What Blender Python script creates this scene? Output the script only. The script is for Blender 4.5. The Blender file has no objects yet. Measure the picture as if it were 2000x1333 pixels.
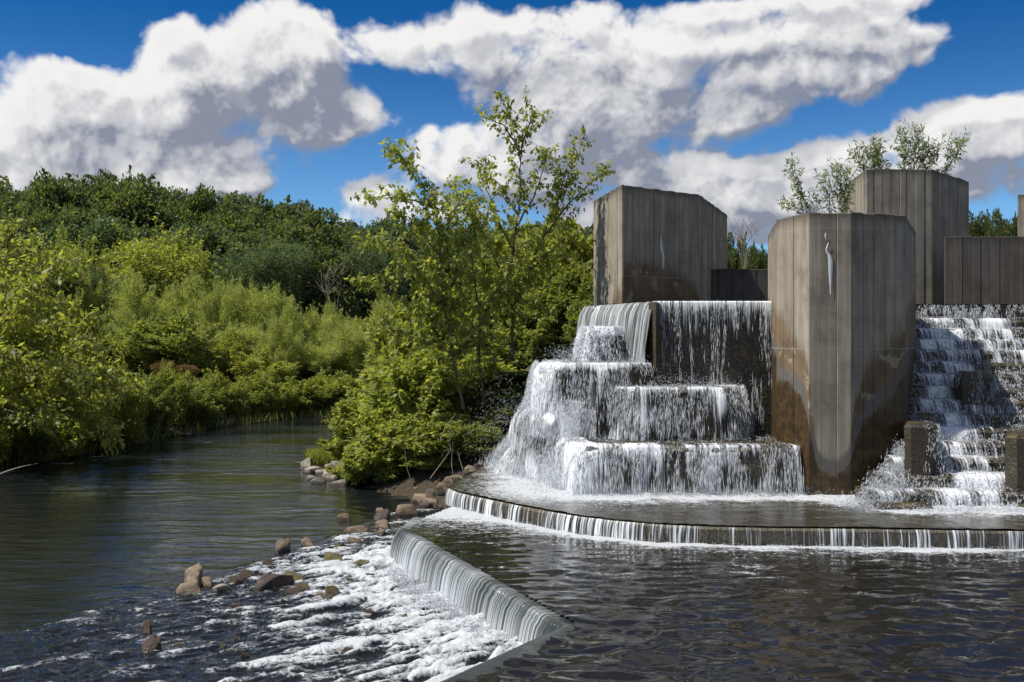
import bpy, math, random
import numpy as np
from mathutils import Vector
R = math.radians
S = bpy.context.scene
COL = S.collection

# ------------------------------------------------------------------ camera, world, sun, exposure
F = 1944.0            # focal length in photo pixels (35 mm on 36 mm, 2000 px wide)
EYE = 2.66
cam = bpy.data.cameras.new('camera'); camo = bpy.data.objects.new('camera', cam); COL.objects.link(camo)
cam.lens = 35; cam.sensor_width = 36; cam.clip_start = 0.1; cam.clip_end = 5000
camo.location = (0, 0, EYE); camo.rotation_euler = (R(90), 0, 0)
S.camera = camo
SUN = Vector((-0.62, -0.13, 0.98)).normalized()
sl = bpy.data.lights.new('sun', 'SUN'); sl.energy = 4.3; sl.angle = R(0.6); sl.color = (1.0, 0.94, 0.84)
so = bpy.data.objects.new('sun', sl); COL.objects.link(so)
so.rotation_euler = SUN.to_track_quat('Z', 'Y').to_euler(); so.location = (-20, 10, 30)
S.view_settings.view_transform = 'Standard'; S.view_settings.look = 'None'
S.view_settings.exposure = 0.55; S.view_settings.gamma = 1.0
try: S.view_settings.use_curve_mapping = False
except Exception: pass
S.cycles.use_denoising = True
S.cycles.max_bounces = 8; S.cycles.transparent_max_bounces = 16
S.cycles.diffuse_bounces = 3; S.cycles.glossy_bounces = 3; S.cycles.transmission_bounces = 4
S.cycles.caustics_reflective = False; S.cycles.caustics_refractive = False
S.cycles.sample_clamp_indirect = 6

class NT:
    """small helper round a node tree"""
    def __init__(s, tree): s.t = tree; s.n = tree.nodes; s.l = tree.links
    def new(s, typ, **kw):
        n = s.n.new(typ)
        for k, v in kw.items(): setattr(n, k, v)
        return n
    def put(s, sock, v):
        if v is None: return
        if isinstance(v, bpy.types.NodeSocket): s.l.new(v, sock)
        else:
            try: sock.default_value = v
            except Exception:
                sock.default_value = tuple(v) + (1.0,) if hasattr(v, '__len__') and len(v) == 3 else v
    def math(s, op, a, b=None, c=None, clamp=False):
        n = s.new('ShaderNodeMath', operation=op); n.use_clamp = clamp
        for i, v in enumerate((a, b, c)): s.put(n.inputs[i], v)
        return n.outputs[0]
    def vec(s, op, a, b=None, out=0):
        n = s.new('ShaderNodeVectorMath', operation=op)
        s.put(n.inputs[0], a)
        if b is not None:
            if op == 'SCALE': s.put(n.inputs['Scale'], b)
            else: s.put(n.inputs[1], b)
        return n.outputs['Value'] if op in ('DOT_PRODUCT', 'LENGTH') else n.outputs[0]
    def comb(s, x, y, z=0.0):
        n = s.new('ShaderNodeCombineXYZ')
        for i, v in enumerate((x, y, z)): s.put(n.inputs[i], v)
        return n.outputs[0]
    def sep(s, v):
        n = s.new('ShaderNodeSeparateXYZ'); s.put(n.inputs[0], v); return n.outputs
    def noise(s, vec, scale, detail=3, rough=0.55, dist=0.0, col=False, lac=2.0):
        n = s.new('ShaderNodeTexNoise'); s.put(n.inputs['Vector'], vec)
        n.inputs['Scale'].default_value = scale; n.inputs['Detail'].default_value = detail
        n.inputs['Roughness'].default_value = rough; n.inputs['Distortion'].default_value = dist
        n.inputs['Lacunarity'].default_value = lac
        return n.outputs['Color' if col else 'Fac']
    def voro(s, vec, scale, detail=0, rough=0.5, feature='F1'):
        n = s.new('ShaderNodeTexVoronoi', feature=feature); s.put(n.inputs['Vector'], vec)
        n.inputs['Scale'].default_value = scale; n.inputs['Detail'].default_value = detail
        n.inputs['Roughness'].default_value = rough
        return n.outputs['Distance']
    def ss(s, v, a, b, lo=0.0, hi=1.0):
        n = s.new('ShaderNodeMapRange', interpolation_type='SMOOTHSTEP')
        s.put(n.inputs[0], v); s.put(n.inputs[1], a); s.put(n.inputs[2], b); s.put(n.inputs[3], lo); s.put(n.inputs[4], hi)
        return n.outputs[0]
    def mix(s, f, a, b, mode='MIX'):
        n = s.new('ShaderNodeMix', data_type='RGBA', blend_type=mode)
        s.put(n.inputs[0], f)
        for i, v in ((6, a), (7, b)):
            if not isinstance(v, bpy.types.NodeSocket): v = tuple(v) + (1.0,) if len(v) == 3 else v
            s.put(n.inputs[i], v)
        return n.outputs[2]
    def mixf(s, f, a, b):
        n = s.new('ShaderNodeMix', data_type='FLOAT')
        s.put(n.inputs[0], f); s.put(n.inputs[2], a); s.put(n.inputs[3], b)
        return n.outputs[0]

# clouds: ellipses by (photo x, photo y, half width, half height, weight) turned into azimuth / slope of the real sky
CLOUDS = [
 (70,160,100,60,1),(150,225,160,70,1),(60,290,170,55,.9),(330,82,62,42,1),(300,225,150,65,1),(545,30,85,60,1),(500,110,120,65,1),(600,110,70,60,.9),
 (450,215,170,60,1),(610,215,110,60,1),(660,250,70,38,.9),(330,290,190,45,.9),(480,320,90,22,.6),
 (790,105,80,42,1),(930,85,120,55,1),(1070,95,130,75,1),(1230,120,150,70,1),(1400,130,160,70,1),(1560,120,150,70,1),(1700,110,110,55,1),(1800,90,60,35,.9),
 (1000,185,130,40,.9),(1200,205,160,45,1),(1380,190,140,42,.9),
 (930,285,110,50,1),(870,330,110,50,1),(1060,300,120,55,1),(1220,310,150,50,1),(1370,345,110,55,1),(1480,350,100,50,1),(700,382,50,28,1),
 (1590,300,75,42,1),(1740,270,95,55,1),(1850,260,90,50,1),(1960,240,70,45,1),(1930,330,110,50,1),(1640,350,120,45,.9),
 (1450,0,230,30,1),(1750,-8,140,34,1),(1300,405,260,40,.8),(1800,400,220,45,.8),(850,410,120,28,.7),(200,345,260,25,.8),(420,350,160,18,.6),(30,330,160,40,.9),(1250,440,200,40,.9),(1450,430,160,40,.9),(700,440,260,26,.6),(1900,300,120,60,.8)]

def build_world():
    w = bpy.data.worlds.new('World'); S.world = w; w.use_nodes = True
    t = NT(w.node_tree); t.n.clear()
    # density group: direction -> density, height slope
    g = bpy.data.node_groups.new('cloud_density', 'ShaderNodeTree')
    g.interface.new_socket('Vector', in_out='INPUT', socket_type='NodeSocketVector')
    g.interface.new_socket('Density', in_out='OUTPUT', socket_type='NodeSocketFloat')
    g.interface.new_socket('Bulk', in_out='OUTPUT', socket_type='NodeSocketFloat')
    q = NT(g); gi = q.new('NodeGroupInput'); go = q.new('NodeGroupOutput')
    v = gi.outputs[0]; x, y, z = q.sep(v)
    wob = q.noise(v, 5.0, 3, 0.6, col=True)
    wob = q.vec('SCALE', q.vec('SUBTRACT', wob, (.5, .5, .5)), 0.075)
    wx, wy, wz = q.sep(wob)
    u = q.math('ADD', q.math('ARCTAN2', x, y), wx); s = q.math('ADD', z, wy)
    uv = q.comb(u, s, 0)
    tot = None
    for (cx, cy, rx, ry, wt) in CLOUDS:
        cu = math.atan((cx-1000)/F); k = math.cos(cu); cv = (666-cy)/F*k
        iu, iv = F/(rx*1.15*k*k), F/(ry*1.15*k)
        d = q.vec('MULTIPLY', q.vec('SUBTRACT', uv, (cu, cv, 0)), (iu, iv, 0))
        e = q.math('MULTIPLY', q.math('EXPONENT', q.math('MULTIPLY', q.vec('DOT_PRODUCT', d, d), -0.9)), wt)
        tot = e if tot is None else q.math('ADD', tot, e)
    tot = q.math('MINIMUM', tot, 1.35)
    # beyond the picture the same kind of broken cumulus goes on
    far = q.math('MAXIMUM', q.ss(q.math('ABSOLUTE', u), 0.50, 0.62), q.ss(s, 0.36, 0.46))
    rnd = q.ss(q.noise(v, 2.6, 3, 0.55), 0.37, 0.56, 0.0, 1.2)
    tot = q.mixf(far, tot, rnd)
    bil = q.voro(q.vec('ADD', v, q.vec('SCALE', wob, 1.2)), 10.0, 4, 0.60)
    fin = q.noise(v, 34.0, 5, 0.65)
    den = q.math('ADD', tot, q.math('MULTIPLY', q.math('SUBTRACT', 0.42, bil), 0.75))
    den = q.math('ADD', den, q.math('MULTIPLY', q.math('SUBTRACT', fin, 0.5), 0.50))
    q.l.new(den, go.inputs[0]); q.l.new(q.math('ADD', tot, q.math('MULTIPLY', q.math('SUBTRACT', 0.42, bil), 0.45)), go.inputs[1])
    # world
    tc = t.new('ShaderNodeTexCoord').outputs['Generated']
    x, y, z = t.sep(tc)
    ln = t.math('MAXIMUM', t.math('SQRT', t.math('ADD', t.math('MULTIPLY', x, x), t.math('MULTIPLY', y, y))), 0.3)
    v = t.vec('SCALE', tc, t.math('DIVIDE', 1.0, ln))
    def den(vec):
        n = t.new('ShaderNodeGroup'); n.node_tree = g; t.l.new(vec, n.inputs[0]); return n.outputs
    d0, b0 = den(v)
    d1 = den(t.vec('ADD', v, (-0.010, 0.0, 0.016)))[0]
    b2 = den(t.vec('ADD', v, (-0.024, 0.0, 0.050)))[1]
    mask = t.ss(d0, 0.14, 0.58)
    sky = t.new('ShaderNodeTexSky', sky_type='NISHITA'); sky.sun_disc = False
    sky.sun_elevation = math.asin(SUN.z); sky.sun_rotation = math.atan2(SUN.x, SUN.y)
    sky.air_density = 1.0; sky.dust_density = 0.3; sky.ozone_density = 3.0; sky.altitude = 300
    slope = t.sep(v)[2]
    deep = t.ss(slope, 0.02, 0.36)      # deeper blue higher up
    blue = t.vec('MULTIPLY', t.vec('SCALE', sky.outputs[0], 0.12), t.mix(deep, (0.42, 0.62, 0.80), (0.025, 0.235, 0.45)))
    macro = t.ss(t.math('SUBTRACT', b0, b2), -0.55, 0.60)
    micro = t.ss(t.math('SUBTRACT', d0, d1), -0.30, 0.30)
    soft = t.noise(v, 6.0, 4, 0.6)
    k = t.math('MULTIPLY_ADD', macro, 0.95, -0.29)
    k = t.math('MULTIPLY_ADD', t.math('SUBTRACT', micro, 0.5), 0.62, k)
    k = t.math('MULTIPLY_ADD', t.math('SUBTRACT', soft, 0.5), 0.5, k)
    thin = t.ss(d0, 0.25, 0.95, 0.34, 0.0)
    k = t.math('ADD', k, thin, clamp=True)
    cl = t.mix(k, (0.17, 0.19, 0.245), (0.61, 0.605, 0.60))
    colr = t.mix(mask, blue, cl)
    bg = t.new('ShaderNodeBackground'); t.put(bg.inputs[0], colr); bg.inputs[1].default_value = 1.0
    out = t.new('ShaderNodeOutputWorld'); t.l.new(bg.outputs[0], out.inputs[0])
    w.cycles.sampling_method = 'MANUAL'; w.cycles.sample_map_resolution = 512
build_world()

# ------------------------------------------------------------------ helpers
def G(px, py, z):
    """point of the horizontal plane at height z that the photo shows at px, py"""
    D = (EYE - z)*F/(py - 666.0); return ((px-1000)/F*D, D)
def P(px, py, D): return Vector(((px-1000)/F*D, D, EYE + (666-py)/F*D))

_pr = np.random.RandomState(7).permutation(4096)
_perm = np.concatenate([_pr, _pr])
_ga = np.random.RandomState(8).rand(4096)*2*np.pi
_gx, _gy = np.cos(_ga), np.sin(_ga)
def perlin(x, y, seed=0):
    x = np.asarray(x, float); y = np.asarray(y, float)
    xi = np.floor(x).astype(int); yi = np.floor(y).astype(int); xf = x-xi; yf = y-yi
    u = xf*xf*xf*(xf*(xf*6-15)+10); v = yf*yf*yf*(yf*(yf*6-15)+10)
    def h(i, j):
        k = _perm[(_perm[(i+seed*131) & 4095] + j) & 4095]; return k
    def gd(i, j, fx, fy):
        k = h(i, j); return _gx[k]*fx + _gy[k]*fy
    a = gd(xi, yi, xf, yf); b = gd(xi+1, yi, xf-1, yf); c = gd(xi, yi+1, xf, yf-1); d = gd(xi+1, yi+1, xf-1, yf-1)
    return (a+u*(b-a) + v*((c+u*(d-c))-(a+u*(b-a))))*1.5
def fbm(x, y, oc=4, seed=0, g=0.5):
    s = 0; a = 1.0; t = 0
    for i in range(oc): s = s + a*perlin(x*2**i, y*2**i, seed+i*3); t += a; a *= g
    return s/t
def sstep(x, a, b):
    t = np.clip((x-a)/(b-a), 0, 1); return t*t*(3-2*t)

def mesh(name, verts, faces, mat=None, parent=None, smooth=False, attrs=None, uv=None, link=True):
    """faces: int array (n,3) or (n,4), or a list of tuples"""
    me = bpy.data.meshes.new(name)
    verts = np.asarray(verts, np.float32)
    if isinstance(faces, np.ndarray) and faces.ndim == 2:
        nf, k = faces.shape
        me.vertices.add(len(verts)); me.vertices.foreach_set('co', verts.ravel())
        me.loops.add(nf*k); me.loops.foreach_set('vertex_index', faces.astype(np.int32).ravel())
        me.polygons.add(nf); me.polygons.foreach_set('loop_start', np.arange(0, nf*k, k, dtype=np.int32))
        try: me.polygons.foreach_set('loop_total', np.full(nf, k, np.int32))
        except Exception: pass
        me.update(calc_edges=True)
    else:
        me.from_pydata([tuple(map(float, v)) for v in verts], [], [tuple(int(i) for i in f) for f in faces]); me.update()
    if smooth: me.polygons.foreach_set('use_smooth', np.ones(len(me.polygons), bool))
    if attrs:
        for k2, arr in attrs.items():
            a = me.attributes.new(k2, 'FLOAT', 'POINT'); a.data.foreach_set('value', np.asarray(arr, np.float32))
    if uv is not None:
        l = me.uv_layers.new(name='UVMap'); vi = np.empty(len(me.loops), np.int32); me.loops.foreach_get('vertex_index', vi)
        l.data.foreach_set('uv', np.asarray(uv, np.float32)[vi].ravel())
    if mat: me.materials.append(mat)
    o = bpy.data.objects.new(name, me)
    if link: COL.objects.link(o)
    if parent: o.parent = parent
    return o
def tag(o, label, cat=None, group=None, kind=None):
    o['label'] = label
    if cat: o['category'] = cat
    if group: o['group'] = group
    if kind: o['kind'] = kind
    return o
def empty(name, loc=(0, 0, 0), rz=0.0):
    o = bpy.data.objects.new(name, None); COL.objects.link(o); o.location = loc; o.rotation_euler = (0, 0, rz)
    o.empty_display_size = 0.2; return o
def copy_tree(o, parent=None):
    c = o.copy(); COL.objects.link(c); c.parent = parent
    for ch in o.children: copy_tree(ch, c)
    return c
_w = 'zeroth first second third fourth fifth sixth seventh eighth ninth tenth eleventh twelfth thirteenth fourteenth fifteenth sixteenth seventeenth eighteenth nineteenth'.split()
_t = {2: 'twenty', 3: 'thirty', 4: 'forty', 5: 'fifty', 6: 'sixty', 7: 'seventy'}
_tt = {2: 'twentieth', 3: 'thirtieth', 4: 'fortieth', 5: 'fiftieth', 6: 'sixtieth', 7: 'seventieth'}
def nth(i):
    if i < 20: return _w[i]
    return _tt[i//10] if i % 10 == 0 else _t[i//10] + '-' + _w[i % 10]
def screen_x(o): return 1000 + o.location.x/max(o.location.y, .1)*F
def label_row(objs, text, cat, group):
    """text has {n}; objects numbered by their place in the photo from the left"""
    for i, o in enumerate(sorted(objs, key=screen_x)):
        tag(o, text.format(n='leftmost' if i == 0 else nth(i+1)+' from the left'), cat, group)

def tube(path, radii, n=6):
    """list of points, radii -> verts, quads"""
    path = [Vector(p) for p in path]; V = []; Fc = []
    for i, p in enumerate(path):
        d = (path[min(i+1, len(path)-1)] - path[max(i-1, 0)]).normalized()
        a = d.orthogonal().normalized(); b = d.cross(a)
        if i: # keep frames aligned
            a = (pa - d*pa.dot(d)).normalized(); b = d.cross(a)
        pa = a
        for k in range(n):
            th = 2*math.pi*k/n; V.append(tuple(p + (a*math.cos(th)+b*math.sin(th))*radii[i]))
    for i in range(len(path)-1):
        for k in range(n): Fc.append((i*n+k, i*n+(k+1) % n, (i+1)*n+(k+1) % n, (i+1)*n+k))
    return V, Fc
class Acc:
    def __init__(s): s.v = []; s.f = []
    def add(s, V, Fc):
        b = len(s.v); s.v += list(V); s.f += [tuple(i+b for i in f) for f in Fc]
    def obj(s, name, mat, parent=None, smooth=False): return mesh(name, s.v, s.f, mat, parent, smooth)

# ------------------------------------------------------------------ materials
def material(name):
    m = bpy.data.materials.new(name); m.use_nodes = True
    t = NT(m.node_tree); t.n.clear()
    out = t.new('ShaderNodeOutputMaterial')
    return m, t, out
def princ(t, col, rough=0.7, spec=0.5, normal=None, ior=None):
    b = t.new('ShaderNodeBsdfPrincipled'); t.put(b.inputs['Base Color'], tuple(col)+(1,) if not isinstance(col, bpy.types.NodeSocket) else col)
    t.put(b.inputs['Roughness'], rough); t.put(b.inputs['Specular IOR Level'], spec)
    if normal is not None: t.l.new(normal, b.inputs['Normal'])
    if ior: b.inputs['IOR'].default_value = ior
    return b
def bump(t, h, strength=0.3, dist=0.02, normal=None):
    b = t.new('ShaderNodeBump'); t.put(b.inputs['Height'], h); t.put(b.inputs['Strength'], strength); b.inputs['Distance'].default_value = dist
    if normal is not None: t.l.new(normal, b.inputs['Normal'])
    return b.outputs[0]
def objpos(t): return t.new('ShaderNodeTexCoord').outputs['Object']
def wpos(t): return t.new('ShaderNodeNewGeometry').outputs['Position']

def leaf_mat(name, dark, light, tip=None, trans=0.5):
    m, t, out = material(name)
    gm = t.new('ShaderNodeNewGeometry'); rnd = gm.outputs['Random Per Island']
    oi = t.new('ShaderNodeObjectInfo').outputs['Random']
    nz = t.noise(objpos(t), 1.1, 2)
    f = t.math('ADD', t.math('MULTIPLY', rnd, 0.55), t.math('MULTIPLY', t.ss(nz, .35, .65), 0.45))
    c = t.mix(f, dark, light)
    if tip: c = t.mix(t.ss(rnd, 0.90, 0.97), c, tip)
    c = t.mix(t.math('MULTIPLY', oi, 0.35), c, t.mix(0.5, dark, light))
    b = princ(t, c, 0.5, 0.35)
    tr = t.new('ShaderNodeBsdfTranslucent'); t.put(tr.inputs[0], t.mix(1.0, c, (1.65, 1.70, 0.75), 'MULTIPLY'))
    mx = t.new('ShaderNodeMixShader'); mx.inputs[0].default_value = trans
    t.l.new(b.outputs[0], mx.inputs[1]); t.l.new(tr.outputs[0], mx.inputs[2]); t.l.new(mx.outputs[0], out.inputs[0])
    return m
M = {}
M['leaf_far'] = leaf_mat('dark_forest_leaves', (0.045, 0.065, 0.032), (0.15, 0.18, 0.072), trans=0.5)
M['leaf_far2'] = leaf_mat('bluish_forest_leaves', (0.045, 0.072, 0.042), (0.135, 0.178, 0.095), trans=0.5)
M['leaf_yellow'] = leaf_mat('yellow_green_leaves', (0.14, 0.17, 0.04), (0.34, 0.35, 0.09))
M['leaf_willow'] = leaf_mat('willow_leaves', (0.17, 0.20, 0.065), (0.40, 0.42, 0.165))
M['leaf_mid'] = leaf_mat('bush_leaves', (0.09, 0.12, 0.032), (0.27, 0.29, 0.080))
M['leaf_box'] = leaf_mat('maple_leaves', (0.12, 0.155, 0.035), (0.36, 0.38, 0.105), (0.36, 0.30, 0.08), 0.5)
M['leaf_near'] = leaf_mat('near_tree_leaves', (0.12, 0.15, 0.035), (0.36, 0.36, 0.095), (0.33, 0.33, 0.07), 0.5)
M['leaf_pale'] = leaf_mat('pale_willow_leaves', (0.10, 0.13, 0.07), (0.30, 0.34, 0.20), trans=0.45)
M['leaf_brown'] = leaf_mat('dry_brown_leaves', (0.10, 0.055, 0.025), (0.24, 0.15, 0.075), trans=0.3)
M['grass'] = leaf_mat('reed_grass', (0.09, 0.13, 0.03), (0.27, 0.31, 0.09), (0.34, 0.27, 0.13), 0.4)
def bark(name, c1, c2):
    m, t, out = material(name)
    n = t.noise(t.vec('MULTIPLY', objpos(t), (9, 9, 2)), 2.0, 4)
    b = princ(t, t.mix(n, c1, c2), 0.9, 0.2, bump(t, n, 0.5, 0.02)); t.l.new(b.outputs[0], out.inputs[0]); return m
M['bark'] = bark('brown_bark', (0.05, 0.038, 0.028), (0.17, 0.13, 0.09))
M['bark_pale'] = bark('bleached_dead_wood', (0.16, 0.13, 0.11), (0.38, 0.33, 0.28))

def ground_mat():
    m, t, out = material('bank_soil_and_grass')
    p = wpos(t); n = t.noise(p, 0.6, 5); n2 = t.noise(p, 9.0, 4)
    c = t.mix(t.math('MULTIPLY', t.ss(n, .4, .6), t.ss(t.sep(p)[2], .5, 1.3)), (0.045, 0.036, 0.024), (0.055, 0.085, 0.022)); c = t.mix(t.ss(n2, .5, .8), c, (0.11, 0.085, 0.05))
    b = princ(t, c, 0.95, 0.2, bump(t, n2, 0.8, 0.08)); t.l.new(b.outputs[0], out.inputs[0]); return m
M['ground'] = ground_mat()

def concrete_mat(name, base=(0.25, 0.217, 0.172), light=(0.40, 0.355, 0.285), dark=(0.055, 0.048, 0.042), top=None, grime=0.0,
                 brown=None, wet=None, joint=(), hgt=6.0, length=6.0, darkness=1.0):
    """board-marked concrete: UV u = metres round the pier, v = height in metres.
       brown / wet: lists of (u, z): below that line the wall is iron-stained / wet and mossy"""
    m, t, out = material(name)
    uv = t.new('ShaderNodeUVMap').outputs[0]; u, v, _ = t.sep(uv)
    rnd = t.new('ShaderNodeObjectInfo').outputs['Random']
    st = t.noise(t.comb(t.math('MULTIPLY', u, 9.0), t.math('MULTIPLY', v, 0.55), rnd), 1.0, 5, 0.6)
    blot = t.noise(t.comb(u, v, 3.0), 1.6, 5, 0.65)
    grain = t.noise(t.comb(t.math('MULTIPLY', u, 60.0), t.math('MULTIPLY', v, 12.0), rnd), 1.0, 3, 0.7)
    sand = t.noise(t.comb(u, v, 9.0), 70.0, 3, 0.7)
    c = t.mix(t.ss(st, .30, .72), base, light)
    c = t.mix(t.ss(blot, .42, .75, 0, .75), c, tuple(x*0.62 for x in base))
    c = t.mix(1.0, c, t.mix(rnd, (0.82, 0.82, 0.83), (1.12, 1.11, 1.09)), 'MULTIPLY')
    c = t.mix(t.math('MULTIPLY', t.ss(sand, .30, .75), 0.45), c, t.mix(1.0, c, (0.6, 0.58, 0.55), 'MULTIPLY'))
    pit = t.voro(t.comb(u, v, 0), 7.0); c = t.mix(t.ss(pit, 0.035, 0.06, 0.75, 0.0), c, (0.03, 0.027, 0.022))
    drip = t.ss(t.noise(t.comb(t.math('MULTIPLY', u, 5.0), t.math('MULTIPLY', v, 0.25), 5.0), 1.0, 4, .6), 0.52, 0.70)
    if grime or top is not None:
        near = t.ss(v, (top or hgt)-2.2, (top or hgt), 0.0, 1.0)
        c = t.mix(t.math('MULTIPLY', drip, t.math('MULTIPLY', near, 0.45)), c, dark)
        edge = t.ss(t.math('ADD', v, t.math('MULTIPLY', st, 0.25)), (top or hgt)-0.12, (top or hgt)+0.20, 0.0, 0.85)
        c = t.mix(edge, c, (0.035, 0.032, 0.027))
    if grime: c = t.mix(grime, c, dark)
    rough = 0.85
    def line(pts):
        fc = t.new('ShaderNodeFloatCurve'); cu = fc.mapping.curves[0]
        L = [(max(0, min(1, a/length)), max(0, min(1, b/hgt))) for a, b in pts]
        cu.points[0].location = L[0]; cu.points[1].location = L[-1]
        for q in L[1:-1]: cu.points.new(*q)
        fc.mapping.update(); t.put(fc.inputs['Value'], t.math('DIVIDE', u, length))
        return t.math('MULTIPLY', fc.outputs[0], hgt)
    run = t.noise(t.comb(t.math('MULTIPLY', u, 14.0), t.math('MULTIPLY', v, 1.2), rnd), 1.0, 4, .6)
    if brown:
        z = t.math('SUBTRACT', line(brown), v)
        z = t.math('ADD', z, t.math('MULTIPLY', t.math('SUBTRACT', run, .5), 0.75))
        k = t.ss(z, -0.15, 0.25)
        bc = t.mix(t.ss(blot, .3, .7), (0.085, 0.058, 0.032), (0.19, 0.130, 0.070))
        bc = t.mix(t.ss(t.noise(t.comb(u, v, 1.), 3.2, 5, .7), .56, .62, 0, .55), bc, light)
        bc = t.mix(t.ss(t.noise(t.comb(t.math('MULTIPLY', u, 12.), v, 7.), 1.0, 4, .6), .5, .7, 0, .35), bc, (0.20, 0.11, 0.04))
        c = t.mix(t.math('MULTIPLY', k, 0.90), c, bc)
    if wet:
        zl = t.math('ADD', line(wet), t.math('MULTIPLY', t.math('SUBTRACT', t.noise(t.comb(u, v, 8.), 3.5, 4, .65), .5), 0.42))
        z = t.math('SUBTRACT', zl, v)
        band = t.math('MULTIPLY', t.ss(z, -0.34, -0.20), t.ss(z, -0.05, 0.05, 1.0, 0.0))
        c = t.mix(t.math('MULTIPLY', band, 0.85), c, t.mix(run, (0.07, 0.068, 0.066), (0.15, 0.145, 0.14)))
        k = t.ss(z, -0.07, 0.06)
        moss = t.noise(t.comb(u, v, 2.), 5.0, 4, .7)
        wc = t.mix(t.ss(moss, .40, .66), (0.038, 0.024, 0.011), (0.085, 0.054, 0.021)); wc = t.mix(t.ss(moss, .60, .70, 0, .6), wc, (0.06, 0.075, 0.014))
        c = t.mix(k, c, wc); rough = t.mixf(k, 0.85, 0.45)
    for j in joint:
        jn = t.math('ABSOLUTE', t.math('SUBTRACT', v, t.math('ADD', j, t.math('MULTIPLY', rnd, 0.012))))
        c = t.mix(t.ss(jn, 0.004, 0.018, 0.45, 0.0), c, (0.33, 0.31, 0.27))
    if darkness != 1.0: c = t.mix(1.0, c, (darkness,)*3, 'MULTIPLY')
    hgt_ = t.math('ADD', t.math('MULTIPLY', grain, 0.5), t.math('MULTIPLY', sand, 0.6))
    b = princ(t, c, rough, 0.35, bump(t, hgt_, 0.5, 0.006)); t.l.new(b.outputs[0], out.inputs[0]); return m

def wetstone_mat(name, c1=(0.014, 0.013, 0.012), c2=(0.055, 0.045, 0.032), moss=(0.05, 0.058, 0.014), amount=.6, rough=0.28):
    m, t, out = material(name)
    p = wpos(t); n = t.noise(p, 3.0, 5, .65); n2 = t.noise(p, 22.0, 4, .7)
    c = t.mix(t.ss(n2, .3, .75), c1, c2)
    up = t.sep(t.new('ShaderNodeNewGeometry').outputs['Normal'])[2]
    k = t.math('MULTIPLY', t.ss(n, .44, .62), t.math('ADD', t.math('MULTIPLY', t.ss(up, 0.0, .8), amount), 0.25))
    c = t.mix(k, c, t.mix(n2, moss, (0.13, 0.085, 0.035)))
    b = princ(t, c, rough, 0.5, bump(t, t.math('ADD', n2, n), 0.9, 0.03)); t.l.new(b.outputs[0], out.inputs[0]); return m
M['wetstone'] = wetstone_mat('wet_dark_concrete')
M['weirstone'] = wetstone_mat('weir_concrete', (0.035, 0.030, 0.022), (0.10, 0.085, 0.06), amount=.5)
M['stepstone'] = wetstone_mat('mossy_wet_steps', (0.022, 0.020, 0.016), (0.07, 0.056, 0.036), (0.05, 0.062, 0.014), amount=1.0)
M['blockstone'] = wetstone_mat('mossy_block', (0.020, 0.015, 0.009), (0.055, 0.040, 0.021), (0.05, 0.058, 0.014), amount=.7, rough=.45)

def rock_mat(name, c1, c2, c3, wetz=None, rough=.75):
    m, t, out = material(name)
    p = objpos(t); w = wpos(t); n = t.noise(p, 2.2, 5, .62, .4); n2 = t.noise(p, 14.0, 5, .7)
    crack = t.noise(t.vec('MULTIPLY', p, (1.0, 1.0, 4.0)), 3.2, 4, .6, .8)
    c = t.mix(t.ss(n, .35, .65), c1, c2); c = t.mix(t.ss(n2, .5, .72), c, c3)
    c = t.mix(t.ss(crack, .47, .50, 0, .6), c, c, 'MIX')
    rnd = t.new('ShaderNodeObjectInfo').outputs['Random']
    c = t.mix(1.0, c, t.mix(rnd, (.72, .70, .68), (1.15, 1.1, 1.05)), 'MULTIPLY')
    rr = rough
    if wetz is not None:
        z = t.sep(w)[2]; k = t.ss(t.math('ADD', z, t.math('MULTIPLY', n, .06)), wetz, wetz+.06, 1.0, 0.0)
        c = t.mix(k, c, t.mix(1.0, c, (.30, .28, .26), 'MULTIPLY')); rr = t.mixf(k, rough, 0.2)
    b = princ(t, c, rr, 0.45, bump(t, t.math('ADD', t.math('MULTIPLY', n2, .5), crack), 0.9, 0.03)); t.l.new(b.outputs[0], out.inputs[0]); return m
ZR = -0.80
M['rock_brown'] = rock_mat('brown_river_stone', (0.12, 0.092, 0.065), (0.27, 0.215, 0.155), (0.075, 0.058, 0.042), ZR+.07)
M['rock_dark'] = rock_mat('wet_dark_stone', (0.028, 0.020, 0.014), (0.10, 0.066, 0.040), (0.020, 0.015, 0.012), ZR+.05, .35)
M['rock_grey'] = rock_mat('pale_grey_stone', (0.20, 0.18, 0.15), (0.36, 0.33, 0.29), (0.13, 0.11, 0.09), ZR+.06)
M['rock_moss'] = rock_mat('mossy_stone', (0.055, 0.055, 0.016), (0.15, 0.125, 0.035), (0.04, 0.03, 0.015), ZR+.04, .45)

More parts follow.
